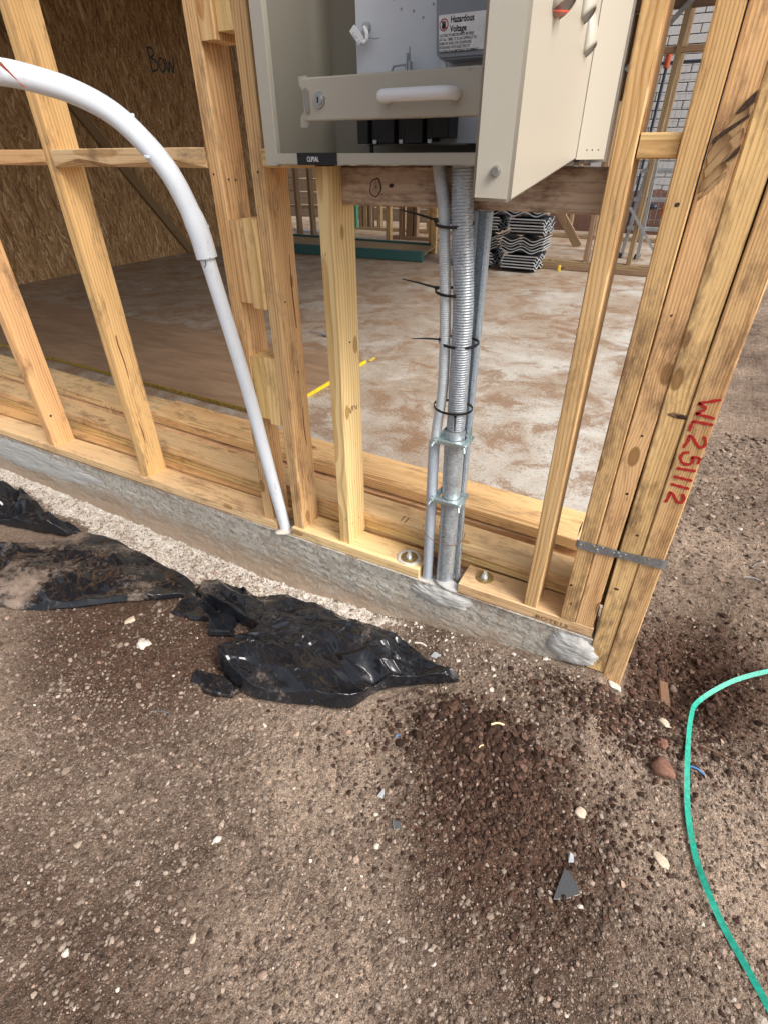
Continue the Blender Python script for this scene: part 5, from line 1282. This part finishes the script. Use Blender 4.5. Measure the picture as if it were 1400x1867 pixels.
lump('rock', gp_(-1.093, .575, .004), .024, ROCKW, 'rough whitish concrete lump left of the plastic flap', 'rock', 9, (1, 1, .55), amp=.6)
lump('rock', gp_(-1.20, .625, .004), .015, ROCKL, 'pale flat stone just above the whitish lump at left', 'rock', 10, (1.3, .9, .5))
lump('rock', gp_(.100, 1.018, .004), .018, ROCKW, 'white stone chip touching the foot of the outermost corner stud', 'rock', 11, (1.3, .7, .6), flat=True)
lump('rock', gp_(-.466, .142, .002), .0075, ROCKL, 'pale stone near the lower left foreground', 'rock', 12, (1.2, .8, .6))
lump('rock', gp_(-.540, .285, .003), .0085, ROCKW, 'bright white oval pebble in the left foreground', 'rock', 13, (1.3, .8, .6))
lump('rock', gp_(.225, .905, .004), .015, ROCKR, 'squarish brown rock just above the largest reddish rock', 'rock', 14, (1, .9, .7), flat=True)
lump('rock', gp_(.222, .955, .004), .014, ROCKL, 'pale angular stone above the reddish rocks', 'rock', 15, (.9, 1.2, .7), flat=True)
lump('rock', gp_(.252, .664, .003), .013, ROCKL, 'flat pale pink stone left of the lower green strap', 'rock', 16, (1.5, .8, .4))
o = MB().box(-.012, .012, -.055, .055, 0, .010).build('wood_offcut', TWIG, None, bevel=.003); o.location = gp_(.225, 1.075, .006); o.rotation_euler = (0, .1, .15)
prop(o, 'dark brown wood offcut half buried above the squarish rock', 'offcut')

# ------------------------------------------------------------------ pebbles one can pick out
pm_list = []
for k in range(12):
    bm = bmesh.new(); bmesh.ops.create_icosphere(bm, subdivisions=2, radius=1); r_ = random.Random(k)
    dirs = [(Vector((r_.gauss(0, 1), r_.gauss(0, 1), r_.gauss(0, 1))).normalized(), r_.uniform(.5, .9)) for _ in range(7)]
    sq = (1, r_.uniform(.6, .95), r_.uniform(.4, .65))
    for v_ in bm.verts:
        p = v_.co.normalized(); s = 1
        for dd, kk in dirs:
            q_ = p.dot(dd)
            if q_ > kk: s = min(s, kk/q_)
        v_.co = Vector((p.x*s*sq[0], p.y*s*sq[1], p.z*s*sq[2]))
    for f in bm.faces: f.smooth = k % 3 != 0
    me = bpy.data.meshes.new('pebble'); bm.to_mesh(me); bm.free(); me.materials.append(PEB); pm_list.append(me)
r_ = random.Random(99); cnt = 0
plab = {'slab': 'small weathered stone on the pale strip along the foot of the slab edge', 'front': 'small brown grey pebble loose on the trodden soil of the foreground',
        'right': 'small stone loose on the soil right of the corner studs', 'clod': 'small brown stone among the dark clods in the middle'}
while cnt < 285:
    x = r_.uniform(-1.8, 1.0); y = r_.uniform(.05, 1.7)
    if r_.random() < .55: x = r_.uniform(-.8, .55); y = r_.uniform(.1, 1.0)
    if y > .99 and x < .16: continue
    if bool(inside(np.array(x), np.array(y))): continue
    s = r_.uniform(.0035, .0062) if r_.random() < .8 else r_.uniform(.006, .0105)
    if y > 1 or x < -1: s *= 1.35
    o = bpy.data.objects.new('pebble', pm_list[r_.randrange(12)]); COL.objects.link(o)
    o.location = gp_(x, y, s*.15+.0015); o.scale = (s, s, s); o.rotation_euler = (r_.uniform(-.4, .4), r_.uniform(-.4, .4), r_.uniform(0, 6.28))
    key = 'right' if x > .25 else ('slab' if y > .85 else ('clod' if (x+.12)**2+(y-.66)**2 < .04 else 'front'))
    prop(o, plab[key], 'pebble', {'slab': 'stones along the slab foot', 'front': 'pebbles on the foreground soil', 'right': 'stones right of the corner studs', 'clod': 'stones among the dark clods'}[key]); cnt += 1

# ------------------------------------------------------------------ gravel and crumbs: nobody could count them
ico_v = None
bm = bmesh.new(); bmesh.ops.create_icosphere(bm, subdivisions=1, radius=1); bm.verts.ensure_lookup_table()
ico_v = np.array([v_.co[:] for v_ in bm.verts]); ico_f = np.array([[v_.index for v_ in f.verts] for f in bm.faces]); bm.free()
variants = []
for k in range(16):
    w = ico_v*(1+RS.uniform(-.28, .22, (12, 1))); w[:, 2] *= RS.uniform(.45, .8); w[:, 1] *= RS.uniform(.6, 1); variants.append(w)
variants = np.array(variants)
def scatter(name, x, y, s, tone, mat, sink=.1, smooth=True):
    n_ = len(x); vi = RS.randint(0, 16, n_); base = variants[vi]
    a = RS.uniform(0, 2*np.pi, n_); ca, sa = np.cos(a)[:, None], np.sin(a)[:, None]
    tx = RS.normal(0, .35, n_)[:, None]
    vx = base[:, :, 0]*ca-base[:, :, 1]*sa; vy = base[:, :, 0]*sa+base[:, :, 1]*ca; vz = base[:, :, 2]+vx*tx
    z = gz(x, y)
    V_ = np.stack([vx*s[:, None]+x[:, None], vy*s[:, None]+y[:, None], vz*s[:, None]+(z+s*sink)[:, None]], 2).reshape(-1, 3)
    F_ = (ico_f[None]+12*np.arange(n_)[:, None, None]).reshape(-1, 3)
    me = npmesh(name, V_, F_, smooth); at_ = me.attributes.new('tone', 'FLOAT', 'POINT'); at_.data.foreach_set('value', np.repeat(tone, 12).astype(np.float32))
    o = link(name, me, mat); o['kind'] = 'stuff'; return o
def pick(n_, x0, x1, y0, y1):
    x = RS.uniform(x0, x1, n_); y = RS.uniform(y0, y1, n_); k = ~inside(x, y) & ~((y > 1.01) & (x < .14)); return x[k], y[k]
xa, ya = pick(62000, -1.2, .75, -.05, 1.02); xb, yb = pick(15000, -2.7, -1.0, .2, 1.02); xc, yc = pick(16000, .12, 1.7, .8, 2.8)
x = np.concatenate([xa, xb, xc]); y = np.concatenate([ya, yb, yc])
s = .0011+.0018*RS.exponential(.75, len(x)); s = np.clip(s, .0011, .0072); s *= 1+1.0*sstep(.9, 2.2, y)
dens = .5+.5*fbm(x, y, 5, 3, 77); mo = moist(x, y)
keep = RS.rand(len(x)) < np.clip(.35+dens*1.0, .1, 1)*np.where(mo > .9, .55, 1); x, y, s, mo = x[keep], y[keep], s[keep], mo[keep]
nb = 4200
xm, ym = pick(nb, -1.6, 1.0, 0, 1.35); sm = np.clip(.0032+.0022*RS.exponential(.8, len(xm)), 0, .0095)
km = RS.rand(len(xm)) < np.clip(.15+.9*(.5+.5*fbm(xm, ym, 3.2, 3, 78)), 0, 1); xm, ym, sm = xm[km], ym[km], sm[km]
x = np.concatenate([x, xm]); y = np.concatenate([y, ym]); s = np.concatenate([s, sm]); mo = moist(x, y)
tone = np.clip(RS.beta(2.0, 2.6, len(x))-.16*np.clip(mo, 0, 1.2)+.30*spill(x, y), 0, 1)
tone = np.where(RS.rand(len(x)) < .006, RS.uniform(.9, 1, len(x)), tone)
prop(scatter('gravel', x, y, s, tone, STONE, .02, False), 'fine gravel and grit strewn over the bare soil', 'gravel')
# dark clods
def clods(cx0, cy0, sx_, sy_, n_, smax):
    x = RS.normal(cx0, sx_, n_); y = RS.normal(cy0, sy_, n_); k = ~inside(x, y) & ~((y > 1.0) & (x < .13)); x, y = x[k], y[k]
    return x, y, np.clip(.0016+.0022*RS.exponential(1, len(x)), 0, smax)
parts_ = [clods(-.15, .72, .085, .050, 1700, .010), clods(-.05, .62, .15, .085, 2600, .0065), tuple(q_[:90]*1.0 if i_ < 2 else q_[:90]*0+RS.uniform(.007, .016, len(q_[:90])) for i_, q_ in enumerate(clods(-.15, .73, .08, .04, 90, .01))), clods(.26, 1.14, .10, .12, 2600, .012), clods(.12, .93, .10, .05, 1500, .010)]
x = np.concatenate([p[0] for p in parts_]); y = np.concatenate([p[1] for p in parts_]); s = np.concatenate([p[2] for p in parts_])
prop(scatter('soil_clods', x, y, s, RS.uniform(0, 1, len(x)), CLODM, .15, False), 'dark reddish crumbly soil clods turned up from the ground', 'soil')
# mortar crumbs along the slab foot
x = RS.uniform(-2.6, .05, 3400); y = 1.03-np.abs(RS.normal(0, .085, 3400)); k = ~inside(x, y) & (RS.rand(3400) < .15+1.1*spill(x, y)); x, y = x[k], y[k]
prop(scatter('mortar_crumbs', x, y, np.clip(.0012+.0018*RS.exponential(1, len(x)), 0, .009), np.ones(len(x)), ROCKW, .0, False), 'whitish mortar crumbs along the foot of the slab edge', 'rubble')
